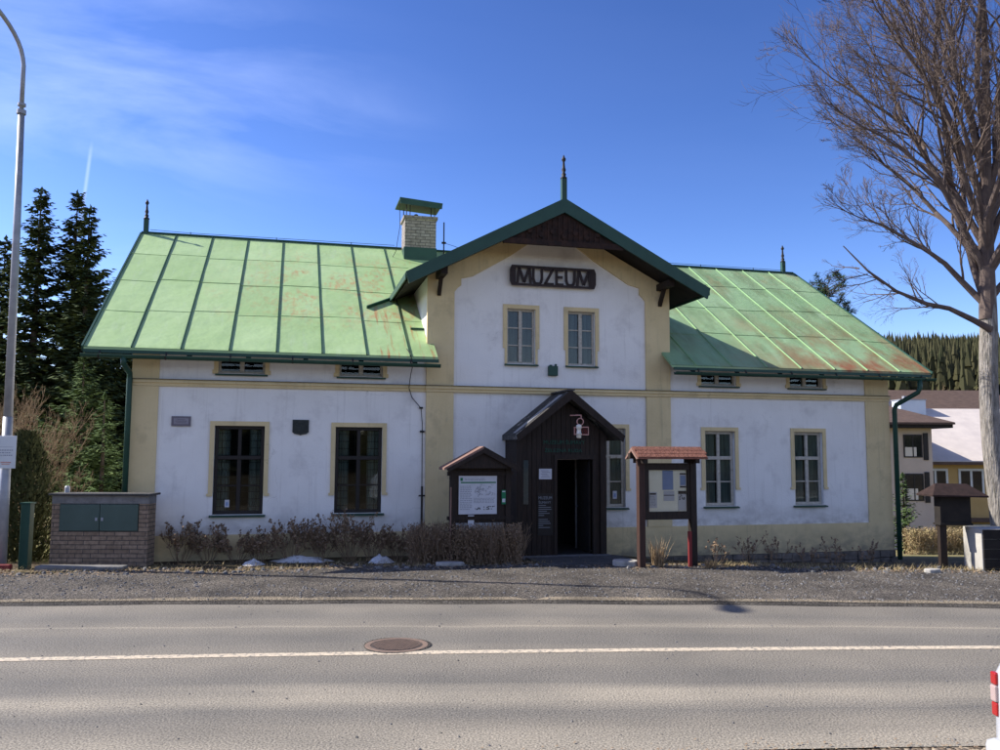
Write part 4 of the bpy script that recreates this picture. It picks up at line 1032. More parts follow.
# ------------------------------------------------------------------ manhole
t = thing('manhole_cover', 'round rusty cast iron manhole cover at the road centre line', 'manhole cover', (-1.16, 9.78, 0)); t.scale = (.9, .9, 1)
ringm = mat('rusty_iron', (.22, .15, .11), (.14, .10, .08), scale=14, rough=.8)
MB().lathe([(.40, -.02), (.40, .006), (.395, .010), (.33, .010), (.33, -.02)], 40).build('outer_ring', ringm, t)
MB().lathe([(.325, -.02), (.325, .007), (.0, .0072)], 40).build('lid', mat('dark_cast_iron', (.05, .04, .035), (.09, .07, .06), scale=20, rough=.8), t)
q = MB()
for i in range(-9, 10):
    for j in range(-9, 10):
        x = i * .034 + (.017 if j % 2 else 0); y = j * .034
        if x * x + y * y < .295 ** 2: q.box(x - .011, x + .011, y - .011, y + .011, .007, .014)
q.build('stud_pattern', ringm, t)
q = MB(); n = 40; mm_ = gravel_mat('dark_patch_asphalt', (.04, .038, .036), (.07, .067, .063), (.12, .115, .11), 60)
for k in range(n):
    a0, a1 = k * 2 * math.pi / n, (k + 1) * 2 * math.pi / n
    r0, r1 = .425 + .015 * math.sin(3 * a0 + 1) , .425 + .015 * math.sin(3 * a1 + 1)
    q.quad((.401 * math.cos(a0), .401 * math.sin(a0), .008), (r0 * math.cos(a0), r0 * math.sin(a0), .008), (r1 * math.cos(a1), r1 * math.sin(a1), .008), (.401 * math.cos(a1), .401 * math.sin(a1), .008))
q.build('asphalt_collar', mm_, t)

# ------------------------------------------------------------------ path, stones, snow
q = MB(); P = [W(-.95, -2.55), W(1.15, -2.75), W(1.0, -1.34), W(-1.0, -1.34)]
q.quad(*[(p.x, p.y, .052) for p in P]); q.quad(*[(p.x, p.y, -.1) for p in P][::-1])
for k in range(4): a, b = P[k], P[(k + 1) % 4]; q.quad((a.x, a.y, -.1), (b.x, b.y, -.1), (b.x, b.y, .052), (a.x, a.y, .052))
tag(q.build('path', mat('dark_path_asphalt', (.05, .048, .046), (.09, .085, .08), scale=8, rough=.95, bump=.5)), kind='structure')
def flat_stone(x, y, sx, sy, sz, label, m='conc', rz=0, z=0):
    b = MB(); n = 9; pts = []
    for k in range(n):
        a = k * 2 * math.pi / n; pts.append((sx * math.cos(a) * R.uniform(.8, 1.1), sy * math.sin(a) * R.uniform(.8, 1.1)))
    b.prism(pts, -.05, sz, 'z'); o = b.build('flat_stone', m, None, bevel=.02, loc=(x, y, z)); o.rotation_euler = (0, 0, rad(rz)); tag(o, label, 'stone'); return o
flat_stone(2.42, 16.35, .28, .2, .10, 'pale flat stone at the foot of the red roofed notice board', rz=-20, z=.04)
flat_stone(-.95, 16.25, .3, .16, .07, 'yellowish flat stone before the end of the clipped hedge', z=.03)
flat_stone(7.9, 15.6, .16, .12, .07, 'small pale stone at the foot of the black notice board', z=.03)
kb = MB()
for k in range(4): kb.box(1.5 + k * .0, 1.5, 0, 0, 0, 0) if False else None
q = MB().box(-.8, .8, -.12, .12, -.03, .08); o = q.build('kerb_slab', 'cement', None, bevel=.02, loc=(-7.6, 15.55, .02)); tag(o, 'flat mossy kerb slab in front of the brick meter housing', 'kerb')
def snow(x, y, sx, sy, h, label):
    b = MB(); n = 14; m_ = 6
    for j in range(m_ + 1):
        for i in range(n):
            a = 2 * math.pi * i / n; r = j / m_
            rr_ = r * (1 + .7 * mnoise.noise(Vector((math.cos(a) * 2.1 + x * 3, math.sin(a) * 2.1 + y, 0))))
            zz = h * (1 - r ** 2) * (1 + .7 * mnoise.noise(Vector((x * 5 + math.cos(a) * r * 3, y + math.sin(a) * r * 3, 1)))) - .03
            b.v.append((sx * rr_ * math.cos(a), sy * rr_ * math.sin(a), zz))
    for j in range(m_):
        for i in range(n): k = (i + 1) % n; b.f.append((j * n + i, (j + 1) * n + i, (j + 1) * n + k, j * n + k))
    b.f.append(tuple(range(n)))
    o = b.build('snow_patch', 'snow', None, smooth=True, loc=(x, y, terr(x, y) + .02)); tag(o, label, 'snow')
snow(-4.75, 16.45, .2, .18, .10, 'leftmost small heap of old snow among the bare shrubs')
snow(-3.9, 17.0,   .62, .2, .11, 'long low patch of old snow among the bare shrubs')
snow(-2.35, 16.9, .28, .2, .13, 'heap of old snow next to the clipped brown hedge')
# ------------------------------------------------------------------ vegetation
def jit(v, a): return Vector((v.x + R.uniform(-a, a), v.y + R.uniform(-a, a), v.z + R.uniform(-a, a)))
def twigs(mb, p, d, L, r, lvl, nseg=3, spread=.7, up=.12, kids=4, sides=3, taper=.35, shrink=.58, wig=.16, leaf=None, leafp=0, kstart=.25, minr=.0025):
    d = d.normalized(); pts = [p.copy()]; rs = [r]; q = p.copy(); dirs = []
    for k in range(nseg):
        d = (d + Vector((R.uniform(-wig, wig), R.uniform(-wig, wig), R.uniform(-wig, wig) + up))).normalized()
        q = q + d * (L / nseg); pts.append(q.copy()); dirs.append(d.copy()); rs.append(r * (1 - (1 - taper) * (k + 1) / nseg))
    mb.tube(pts, rs, sides if lvl > 1 else 3, cap=False)
    if leaf is not None and lvl <= 1:
        for k in range(1, len(pts)):
            if R.random() < leafp:
                c = pts[k]; s_ = R.uniform(.012, .03)
                a = Vector((R.uniform(-1, 1), R.uniform(-1, 1), R.uniform(-1, 1))).normalized(); b_ = a.orthogonal().normalized()
                leaf.quad(c + a * s_, c + b_ * s_, c - a * s_, c - b_ * s_)
    if lvl > 0:
        for i in range(kids):
            t_ = kstart + (1 - kstart) * (i + R.uniform(.1, .9)) / kids; k = min(int(t_ * nseg), nseg - 1); fr_ = t_ * nseg - k
            c = pts[k].lerp(pts[k + 1], fr_); dd = dirs[k]
            o_ = dd.orthogonal().normalized(); o_ = Matrix.Rotation(R.uniform(0, 6.283), 3, dd) @ o_
            nd = (dd + o_ * spread * R.uniform(.6, 1.3)).normalized()
            twigs(mb, c, nd, L * shrink * (1.15 - .5 * t_) * R.uniform(.75, 1.2), max(rs[k] * .6, minr), lvl - 1, nseg, spread, up, kids, sides, taper, shrink, wig, leaf, leafp, kstart, minr)

# --- the big bare tree
TX, TY = 11.31, 19.0
big = thing('bare_tree', 'tall leafless tree with pale trunk at the right edge', 'tree', (TX, TY, terr(TX, TY)))
zb_ = -terr(TX, TY)
trk = MB(); F0 = Vector((-.18, 0, 5.55 + zb_))
pts = [(0, 0, -.3), (.0, 0, .3), (-.12, 0, 1.6), (-.24, 0, 3.0), (-.22, 0, 4.3), (-.16, .0, 5.2), (-.12, 0, 6.0), (-.05, .05, 7.5)]
trk.tube(pts, [.34, .26, .225, .205, .195, .20, .16, .12], 18)
for v_i in range(len(trk.v)):
    p = Vector(trk.v[v_i]); n_ = mnoise.noise(p * 3.0) * .03 + mnoise.noise(p * 9) * .012
    trk.v[v_i] = (p.x + n_, p.y + n_ * .6, p.z)
trko = trk.build('trunk', 'bark', big, smooth=True)
sub = trko.modifiers.new('sub', 'SUBSURF'); sub.levels = 1; sub.render_levels = 2
cr = MB()
def limb(start, end, r0, curv, kids, lvl=4, n=9):
    """curved main limb from start to end, bowed by the vector curv; spawns branches"""
    s0 = Vector(start); e0 = Vector(end); L = (e0 - s0).length; pts = []; rs = []
    for k in range(n + 1):
        t_ = k / n; p = s0.lerp(e0, t_) + Vector(curv) * math.sin(math.pi * t_) + Vector((R.uniform(-1, 1), R.uniform(-1, 1), R.uniform(-1, 1))) * .045 * L * .3 * (1 if 0 < k < n else 0)
        pts.append(p); rs.append(r0 * (1 - .95 * t_ ** .8) + .006)
    cr.tube(pts, rs, 8, cap=False)
    for i in range(kids):
        t_ = .16 + .82 * (i + R.random()) / kids; k = min(int(t_ * n), n - 1); c = pts[k].lerp(pts[k + 1], t_ * n - k); dd = (pts[k + 1] - pts[k]).normalized()
        o_ = Matrix.Rotation(R.uniform(0, 6.283), 3, dd) @ dd.orthogonal().normalized(); o_.z = abs(o_.z) * .6 + .05 if abs(dd.z) < .8 else o_.z * .3
        nd = (dd + o_ * R.uniform(.55, 1.0)).normalized()
        twigs(cr, c, nd, L * (.42 - .2 * t_) * R.uniform(.7, 1.2), min(rs[k] * .55, .03), lvl - 1, 5, .64, .05, 5, 4, .35, .60, .22, minr=.0045)
    for i in range(3): twigs(cr, pts[-1], pts[-1] - pts[-2], L * .16, .012, 2, 4, .6, .06, 4, 4, .35, .6, .2, minr=.0042)
Z = F0.z
def S(h): return (-.16 + .04 * (h), 0, Z + h)
limbs = [((-3.5, .3, 2.3), .0, .075, (.15, 0, .2), 13), ((-3.95, -.6, 3.5), .3, .08, (.3, 0, .35), 15), ((-3.8, .9, 4.7), .7, .08, (.3, 0, .35), 15), ((-2.8, -.9, 5.9), 1.1, .08, (.3, 0, .3), 14),
         ((-2.7, .5, 6.6), 1.6, .08, (.2, 0, .2), 12), ((-2.0, -.6, 7.9), 2.2, .075, (.1, 0, .1), 11), ((-1.3, .7, 9.0), 2.9, .07, (0, 0, 0), 10), ((-.5, -.5, 9.8), 3.6, .07, (0, 0, 0), 9),
         ((-2.8, 1.9, 3.2), .5, .065, (.1, .2, .3), 10), ((-2.3, -1.9, 4.6), 1.0, .065, (.1, -.2, .2), 10), ((-1.8, 1.8, 6.2), 1.7, .06, (0, .1, .1), 9), ((-1.2, -1.6, 7.4), 2.4, .06, (0, -.1, .1), 9),
         ((-3.4, -.1, 3.0), 1.0, .055, (.1, 0, .15), 11), ((-3.1, .1, 4.1), 1.7, .05, (.1, 0, .1), 11), ((-1.9, -.1, 6.2), 3.2, .05, (.05, 0, .1), 9), ((-.35, .3, 8.4), .0, .10, (-.5, .2, 0), 11),
         ((.6, .4, 9.6), .3, .10, (.25, 0, 0), 11), ((1.5, .5, 8.9), 2.2, .08, (.1, 0, 0), 9), ((2.4, -.5, 7.6), 1.6, .08, (-.1, 0, .1), 9), ((3.2, .5, 6.0), 1.0, .08, (-.2, 0, .3), 8), ((3.8, -.6, 4.4), .6, .08, (-.2, 0, .3), 8), ((3.8, .3, 2.8), .1, .08, (-.2, 0, .3), 8),
         ((-.6, 3.0, 6.5), 1.0, .07, (0, .3, .2), 7), ((1.0, 3.2, 5.6), .9, .07, (0, .3, .2), 7), ((-.4, -3.0, 6.0), 1.2, .07, (0, -.3, .2), 7), ((1.2, -3.2, 5.2), .8, .07, (0, -.3, .2), 7)]
def S(h): return (-.16 + .04 * (h), 0, Z + h)
limbs = [((-3.1, .3, 2.3), .0, .085, (.2, 0, .25), 10), ((-3.5, -.6, 4.3), .7, .085, (.35, 0, .45), 11), ((-3.6, .8, 6.2), 1.3, .085, (.4, 0, .3), 11),
         ((-3.2, -.7, 8.0), 1.7, .09, (.25, 0, .1), 11), ((-2.4, .6, 9.6), 2.2, .085, (.1, 0, 0), 11), ((-1.7, -.6, 10.6), 2.8, .08, (-.1, 0, 0), 10), ((-2.6, 1.6, 4.8), .9, .07, (.1, .2, .3), 9), ((-2.4, -1.6, 6.4), 1.5, .07, (.1, -.2, .2), 9),
         ((-.8, .7, 11.2), 3.2, .08, (-.15, .2, 0), 9), ((.4, -.4, 11.6), .2, .12, (-.25, 0, 0), 12), ((1.6, .5, 10.8), 2.4, .09, (.1, 0, 0), 9), ((-.35, .3, 9.0), .0, .10, (-.5, .2, 0), 10),
         ((2.9, -.5, 9.2), 1.8, .09, (-.1, 0, .1), 9), ((3.9, .5, 7.2), 1.2, .085, (-.2, 0, .3), 8), ((4.4, -.6, 5.0), .7, .085, (-.2, 0, .4), 8), ((4.2, .3, 2.6), .1, .08, (-.2, 0, .3), 8),
         ((-1.3, 3.0, 8.0), 1.0, .08, (0, .3, .2), 8), ((.8, 3.3, 6.8), .9, .08, (0, .3, .2), 7), ((-1.0, -3.0, 7.4), 1.2, .08, (0, -.3, .2), 8), ((1.0, -3.3, 6.4), .8, .08, (0, -.3, .2), 7)]
def S(h): return (-.16 + .035 * h, 0, Z + h)
cr.tube([S(-.3), S(1.5), S(3.4), (.1, .05, Z + 5.6), (.1, .0, Z + 8), (.25, 0, Z + 10.6)], [.18, .15, .12, .085, .05, .012], 10, cap=False)
for e, h, r0, cv, kk in limbs: limb(S(h), (e[0] - .1, e[1], Z + e[2]), r0, cv, kk)
# the low limb that leaves the trunk at the left and dips before rising
cr.tube([(-.2, -.15, Z - .55), (-.6, -.2, Z - .35), (-1.2, -.3, Z - .1), (-1.7, -.3, Z + .0), (-2.4, -.35, Z + .28), (-3.0, -.3, Z + .75), (-3.5, -.2, Z + 1.35)], [.085, .07, .055, .05, .035, .025, .012], 8, cap=False)
for k in range(12):
    t_ = k / 11; c = Vector((-1.2 - 2.0 * t_, -.32, Z - .1 + .9 * t_ ** 1.6)); twigs(cr, c, Vector((-.6, R.uniform(-.6, .6), R.uniform(-.5, .9))), R.uniform(.6, 1.1), .018, 3, 3, .75, .02, 4, 4, .3, .6, .2)
cr.build('crown', 'twig', big)
print('big tree faces', len(cr.f))

# --- conifers
def conifer(name, label, x, y, h, rad_, m, cat='tree', group=None, whorls=34, nb=8, leafs=13, ls=.30, droop=.35, base=.06, barem=0, zoff=0, top_pow=.85, wid=.35):
    z0 = terr(x, y) + zoff; t = thing(name, label, cat, (x, y, z0), 0, group)
    MB().tube([(0, 0, -.2), (.02, 0, h * .5), (0, 0, h * .99)], [h * .014 + .03, h * .009 + .02, .012], 8).build('trunk', 'sprucebark', t)
    f = MB()
    for k in range(whorls):
        tt = base + (1 - base) * (k + R.uniform(-.3, .3)) / whorls; z = h * tt
        Lm = rad_ * (1 - tt) ** top_pow * (1 if tt > .15 else .8) + .05
        for j in range(nb):
            zj = R.uniform(-.022, .022) * h; a = R.uniform(0, 6.283); L = Lm * R.uniform(.5, 1.2); el = R.uniform(.0, .35) * (tt * 1.2) - droop * (1 - tt) * R.uniform(.5, 1.2)
            d = Vector((math.cos(a), math.sin(a), 0)); prev = None; nn = max(3, int(leafs * (L / rad_) ** .7))
            for i in range(nn):
                s = (i + .6) / nn; p = d * L * s + Vector((0, 0, z + zj + L * (el * s + .28 * s * s)))
                for side in (-1, 1, 0):
                    la = a + side * R.uniform(.5, 1.1); ll = ls * (1.15 - .55 * s) * R.uniform(.7, 1.3) * (.55 + .45 * min(1, L))
                    e = p + Vector((math.cos(la) * ll, math.sin(la) * ll, R.uniform(-.5, .18) * ll)); wv = Vector((-math.sin(la), math.cos(la), R.uniform(-.5, .5))) * ll * wid
                    mid = p.lerp(e, .45); f.quad(p, mid + wv * .5, e, mid - wv * .5)
    for i in range(10):
        p = Vector((0, 0, h * (.97 + .003 * i))); a = R.uniform(0, 6.28); f.quad(p, p + Vector((math.cos(a) * .1, math.sin(a) * .1, .05)), p + Vector((0, 0, .2)))
    f.build('crown', m, t)
    return t
SP = dict(whorls=42, nb=13, leafs=13, ls=.36, wid=.5, base=.03, top_pow=.75)
GS = 'dark spruces behind the left end of the museum'
conifer('spruce_tree', 'tallest dark spruce directly right of the street lamp', -19.6, 35, 13.3, 2.7, 'spruce', group=GS, **SP)
conifer('spruce_tree', 'dark spruce standing in the middle of the group left of the roof', -18.35, 35.6, 13.3, 2.4, 'spruce', group=GS, **SP)
conifer('spruce_tree', 'dark spruce nearest to the museum roof', -17.2, 34.4, 12.3, 2.5, 'spruce', group=GS, **SP)
conifer('spruce_tree', 'dark spruce half cut off by the left edge of the picture', -21.6, 36, 11.4, 2.8, 'spruce', group=GS, **SP)
conifer('spruce_tree', 'broad dark spruce low behind the others left of the eave', -15.9, 38, 8.2, 2.4, 'spruce', group=GS, **SP)
conifer('spruce_tree', 'shorter spruce filling the gap between the tall ones left of the roof', -19.2, 38.5, 10.2, 3.0, 'spruce', group=GS, **SP)
conifer('spruce_tree', 'low full spruce whose top ends level with the left verge of the roof', -17.4, 38.0, 9.3, 3.0, 'spruce', group=GS, **SP)
conifer('fir_tree', 'young mid green fir beside the left corner of the museum', -12.2, 24.5, 4.9, 2.0, 'fir', whorls=26, nb=9, leafs=14, ls=.26, droop=.25)
conifer('fir_tree', 'small ragged fir growing behind the brick meter housing', -10.6, 22.5, 3.6, 1.4, 'fir', whorls=18, nb=8, leafs=11, ls=.24, droop=.2)
conifer('conifer_shrub', 'small pointed conifer in front of the beige house', 17.15, 36, 3.3, .85, 'fir', whorls=26, nb=8, leafs=8, ls=.22, droop=-.1, wid=.5)

# thuja column by the lamp
def blob(name, label, cat, x, y, h, rx, ry, m, n=2600, s=.09, stemm='sprucebark', group=None):
    t = thing(name, label, cat, (x, y, terr(x, y)), 0, group); MB().tube([(0, 0, -.1), (0, 0, h * .8)], [.05, .02], 6).build('stem', stemm, t)
    f = MB()
    for i in range(n):
        tt = R.random(); a = R.uniform(0, 6.283); rr_ = (min(1, (1 - tt) * 2.2 + .12)) ** .6 * math.sqrt(R.uniform(.35, 1.0)) * (1 + .25 * mnoise.noise(Vector((math.cos(a) * 2, math.sin(a) * 2, tt * 5))))
        c = Vector((rx * rr_ * math.cos(a), ry * rr_ * math.sin(a), h * tt)); u = Vector((math.cos(a) * .5, math.sin(a) * .5, 1)).normalized(); u = jit(u, .4) * s * R.uniform(.6, 1.4); w_ = jit(Vector((-math.sin(a), math.cos(a), 0)), .4) * s * .5
        f.quad(c - u * .5, c + w_ * .5, c + u * .6, c - w_ * .5)
    f.build('foliage', m, t); return t
blob('thuja_shrub', 'dense dark green column shrub behind the street lamp', 'shrub', -9.55, 17.0, 2.55, .62, .5, 'thuja', 6000, .10)
# bare shrubs
def shrub(name, label, x, y, h, n, spread, mtw='shrubtwig', lvl=3, r=.010, leafp=.0, group=None, cat='shrub', kids=4, wig=.2, up=.1):
    t = thing(name, label, cat, (x, y, terr(x, y) - (0.0)), 0, group); mb = MB(); lf = MB()
    for i in range(n):
        a = R.uniform(0, 6.283); q_ = R.random() ** .6 * spread; d = Vector((math.cos(a) * q_, math.sin(a) * q_ * .8, 1))
        twigs(mb, Vector((math.cos(a) * spread * .25 * h * .4, math.sin(a) * .2 * spread * h * .4, -.05)), d, h * R.uniform(.55, .95), r, lvl, 3, .55, up, kids, 4, .45, .5, wig, lf, leafp, .3)
    mb.build('branches', mtw, t)
    if lf.v: lf.build('dry_leaves', 'dryleaf', t)
    return t
shrub('bare_shrub', 'large tangled leafless shrub behind the street lamp sign', -12.0, 20.5, 3.5, 30, .6, 'shrubtwig', 3, .014, group=None, kids=5)
shrub('bare_shrub', 'pale brown leafless bush between the spruces and the brick housing', -10.55, 20.0, 1.9, 15, .6, 'shrubtwig', 3, .008, kids=4)
# row of shrubs under the left windows
GR = 'bare shrubs under the left windows'
row = [(-6.25, 16.75, .75, 9, .7), (-5.75, 16.85, .85, 10, .7), (-5.2, 16.85, .6, 8, .8), (-4.75, 16.9, .7, 9, .7), (-4.15, 17.0, .75, 11, .6), (-3.55, 17.05, .72, 9, .6), (-3.0, 17.15, .85, 12, .6), (-2.55, 17.15, .7, 9, .6), (-2.05, 17.2, .80, 11, .6)]
desc = ['leftmost bare shrub, touching the brick meter housing', 'second bare shrub from the brick meter housing', 'low sparse shrub left of the small snow heap', 'bare shrub just behind the small left snow heap', 'dense twiggy shrub under the bronze shield emblem', 'bare shrub behind the long snow patch', 'tallest twiggy shrub left of the second dark window', 'sparse bare shrub below the second dark window', 'bare shrub right of the second dark window beside the clipped hedge']
for (x, y, h, n, sp), ds in zip(row, desc): shrub('bare_shrub', ds, x, y, h * R.uniform(.8, 1.12), int(n * R.uniform(1.5, 2.3)), sp * 1.25, 'shrubtwig', 3, .006, .16, GR, kids=4)
# clipped hedge
def hedge(name, label, x0, x1, y0, y1, h, n, m='shrubtwig', leafn=9000, cat='hedge', rot=0, z=None, mleaf='dryleaf', hs=.03):
    t = thing(name, label, cat, ((x0 + x1) / 2, (y0 + y1) / 2, terr((x0 + x1) / 2, (y0 + y1) / 2) if z is None else z), rot)
    mb = MB(); lf = MB(); w_ = (x1 - x0) / 2; d_ = (y1 - y0) / 2
    for i in range(n):
        p = Vector((R.uniform(-w_, w_), R.uniform(-d_, d_), -.05)); twigs(mb, p, Vector((R.uniform(-.3, .3), R.uniform(-.3, .3), 1)), h * R.uniform(.75, 1.02), .006, 2, 3, .45, .1, 4, 3, .5, .38, .15)
    for i in range(leafn):
        c = Vector((R.uniform(-w_, w_) * 1.03, R.uniform(-d_, d_) * 1.05, h * R.random() ** .8 * (1 + .05 * math.sin(i)))); s_ = R.uniform(hs * .4, hs)
        c.z *= 1 + .09 * mnoise.noise(Vector((c.x * 3, c.y * 3, 0)))
        a = Vector((R.uniform(-1, 1), R.uniform(-1, 1), R.uniform(-.2, 1.6))).normalized(); b_ = a.orthogonal().normalized()
        lf.quad(c + a * s_, c + b_ * s_ * .5, c - a * s_, c - b_ * s_ * .5)
    mb.build('branches', m, t); lf.build('dry_leaves', mleaf, t); return t
hedge('clipped_hedge', 'dense clipped leafless brown hedge before the map notice board', -1.75, .40, 16.35, 16.95, .76, 420)
hedge('straw_hedge', 'sunlit straw coloured hedge far behind the right corner of the museum', 16.3, 20.2, 33.6, 34.4, 1.0, 300, 'strawtwig', 9000, mleaf='grass', hs=.06)
# sparse shrubs right
G2 = 'sparse shrubs along the stone foundation'
for k, (x, y, h, n, ds) in enumerate([(4.9, 16.7, .55, 6, 'thin bare shrub just right of the red roofed notice board'), (5.5, 17.0, .6, 7, 'bare shrub below the window right of the red roofed notice board'), (6.1, 16.8, .5, 6, 'low bare shrub midway along the stone foundation'),
                            (6.7, 17.0, .55, 7, 'bare shrub below the rightmost ground floor window'), (7.4, 17.2, .5, 6, 'low bare shrub near the right corner of the museum'), (4.3, 16.8, .5, 5, 'small twiggy shrub behind the right post of the red roofed board')]):
    shrub('bare_shrub', ds, x, y, h, n, .7, 'shrubtwig', 3, .005, .2, G2, kids=3)
def tuft(name, label, x, y, h, n, m='strawtwig', sp=.35):
    b = MB()
    for i in range(n):
        a = R.uniform(0, 6.283); L = h * R.uniform(.4, 1); lean = R.random() * sp; p = Vector((R.uniform(-.1, .1), R.uniform(-.07, .07), -.02)); e = p + Vector((math.cos(a) * lean * L * 2, math.sin(a) * lean * L * 2, L)); mdl = p.lerp(e, .55) + Vector((0, 0, L * .12)); w_ = Vector((-math.sin(a), math.cos(a), 0)) * .005
        b.quad(p - w_, p + w_, mdl + w_, mdl - w_); b.quad(mdl - w_, mdl + w_, e)
    o = b.build(name, m, None, loc=(x, y, .03)); tag(o, label, 'grass tuft'); return o
tuft('dry_grass_tuft', 'tall straw coloured grass tuft between the posts of the red roofed board', 3.02, 16.25, .62, 130)
tuft('dry_grass_tuft', 'low dry grass tuft right of the red roofed board', 3.95, 16.0, .25, 90, sp=.6)
# dry grass along the verge edge, leaf litter
gs_ = MB(); ll_ = MB()
for i in range(5200):
    x = R.uniform(-9, 10); y = yshould(x) + R.gauss(.05, .13) if R.random() < .6 else yshould(x) + R.uniform(0, 1.1)
    if -.2 < (x - 1.2) < 1.9 and y > 16 and R.random() < .9: continue
    h = R.uniform(.02, .09) * (1.4 if x > 4 else 1); a = R.uniform(0, 6.28); p = Vector((x, y, .02 + min(0, terr(x, y)))); e = p + Vector((math.cos(a) * h * 1.2, math.sin(a) * h * 1.2, h)); w_ = Vector((-math.sin(a), math.cos(a), 0)) * .006
    gs_.quad(p - w_, p + w_, e)
for i in range(4200):
    x = R.uniform(-9, 9.5); y = yshould(x) + R.gauss(.0, .25); s_ = R.uniform(.012, .035); z = .045 + min(0, terr(x, y)); a = R.uniform(0, 3.14)
    u = Vector((math.cos(a), math.sin(a), R.uniform(-.3, .5))) * s_; v = Vector((-math.sin(a), math.cos(a), R.uniform(-.3, .5))) * s_ * .6; c = Vector((x, y, z)); ll_.quad(c - u, c + v, c + u, c - v)
tag(gs_.build('dry_grass', 'grass'), kind='stuff'); tag(ll_.build('fallen_leaves', 'litter'), kind='stuff')
gg = MB()
for i in range(9000):
    x = R.uniform(-13, -7.2); y = R.uniform(16.6, 23); h = R.uniform(.03, .09); a = R.uniform(0, 6.28); p = Vector((x, y, 0)); e = p + Vector((math.cos(a) * h * .6, math.sin(a) * h * .6, h)); w_ = Vector((-math.sin(a), math.cos(a), 0)) * .008; gg.quad(p - w_, p + w_, e)
tag(gg.build('lawn_grass', 'ggrass'), kind='stuff')

# pine behind the roof
def pine(name, label, x, y, h, r):
    t = thing(name, label, 'tree', (x, y, terr(x, y))); MB().tube([(0, 0, -.3), (.1, 0, h * .5), (0, 0, h * .98)], [.2, .15, .03], 8).build('trunk', 'bark', t)
    f = MB()
    for k in range(58):
        tt = .45 + .55 * R.random() ** .8; a = R.uniform(0, 6.283); L = r * (1.12 - tt) ** .55 * R.uniform(.35, 1.25); c = Vector((math.cos(a) * L, math.sin(a) * L, h * tt + L * .35))
        f.tube([(0, 0, h * tt - .1), tuple(c)], [.03, .012], 4, cap=False)
        for q_ in range(3):
            cc = c + Vector((R.uniform(-.35, .35), R.uniform(-.35, .35), R.uniform(-.15, .3)))
            for i in range(70):
                d = Vector((R.gauss(0, 1), R.gauss(0, 1), R.gauss(.3, 1))).normalized(); l = R.uniform(.1, .26); p = cc + d * R.uniform(0, .16); e = p + d * l; w_ = d.orthogonal().normalized() * .022; f.quad(p - w_, p + w_, e)
    f.build('crown', 'pine', t)
pine('pine_tree', 'dark pine crown rising behind the right end of the roof', 16.6, 42, 13.6, 2.2)

# distant bare trees and forest
for k, (x, y, h, ds) in enumerate([(57, 106, 11, 'leftmost of the bare brown trees below the forested hill'), (60, 112, 13, 'bare brown tree behind the pale sheet roof'), (63.5, 108, 12, 'bare brown tree left of the big pale trunk'), (68, 114, 13, 'bare brown tree behind the big pale trunk'), (72, 110, 12, 'bare brown tree at the right edge below the hill')]):
    t = thing('distant_bare_tree', ds, 'tree', (x, y, terr(x, y) - .5), 0, 'bare trees at the foot of the forested hill'); mb = MB()
    MB().tube([(0, 0, 0), (.1, 0, h * .35)], [.25, .17], 7).build('trunk', 'bark', t)
    for i in range(9): a = R.uniform(0, 6.283); q_ = R.uniform(.1, .8); twigs(mb, Vector((.1, 0, h * R.uniform(.2, .35))), Vector((math.cos(a) * q_, math.sin(a) * q_, 1)), h * .62, .13, 3, 3, .6, .1, 5, 3, .3, .5, .15)
    mb.build('crown', 'strawtwig', t)
fm = MB()
def far_tree(x, y, h, r):
    z = terr(x, y) - .5; n = 5
    for (a, b, rr_) in ((.05, .5, 1.), (.25, .66, .82), (.42, .80, .64), (.58, .91, .46), (.74, 1., .28)):
        i = len(fm.v); o_ = R.uniform(0, 1)
        for k in range(n): t_ = 2 * math.pi * (k + o_) / n; q_ = r * rr_ * R.uniform(.5, 1.35); fm.v.append((x + q_ * math.cos(t_), y + q_ * math.sin(t_), z + h * a + R.uniform(-.06, .06) * h))
        fm.v.append((x + R.uniform(-.2, .2), y, z + h * b))
        for k in range(n): fm.f.append((i + k, i + (k + 1) % n, i + n))
for i in range(7000):
    y = 215 + 235 * R.random() ** .6; x = y * R.uniform(.42, .70)
    far_tree(x, y, R.choice([R.uniform(7, 12), R.uniform(10, 16), R.uniform(13, 18)]), R.uniform(1.3, 2.4))
for i in range(2600):
    y = 190 + 310 * math.sqrt(R.random()); x = y * R.uniform(-.95, .40); far_tree(x, y, R.uniform(10, 17), R.uniform(2.2, 3.6))
for i in range(420): far_tree(R.uniform(-110, 110), -45 - 35 * R.random(), R.uniform(6, 11), R.uniform(1.5, 2.6))
tag(fm.build('conifer_forest', 'forest'), kind='stuff')

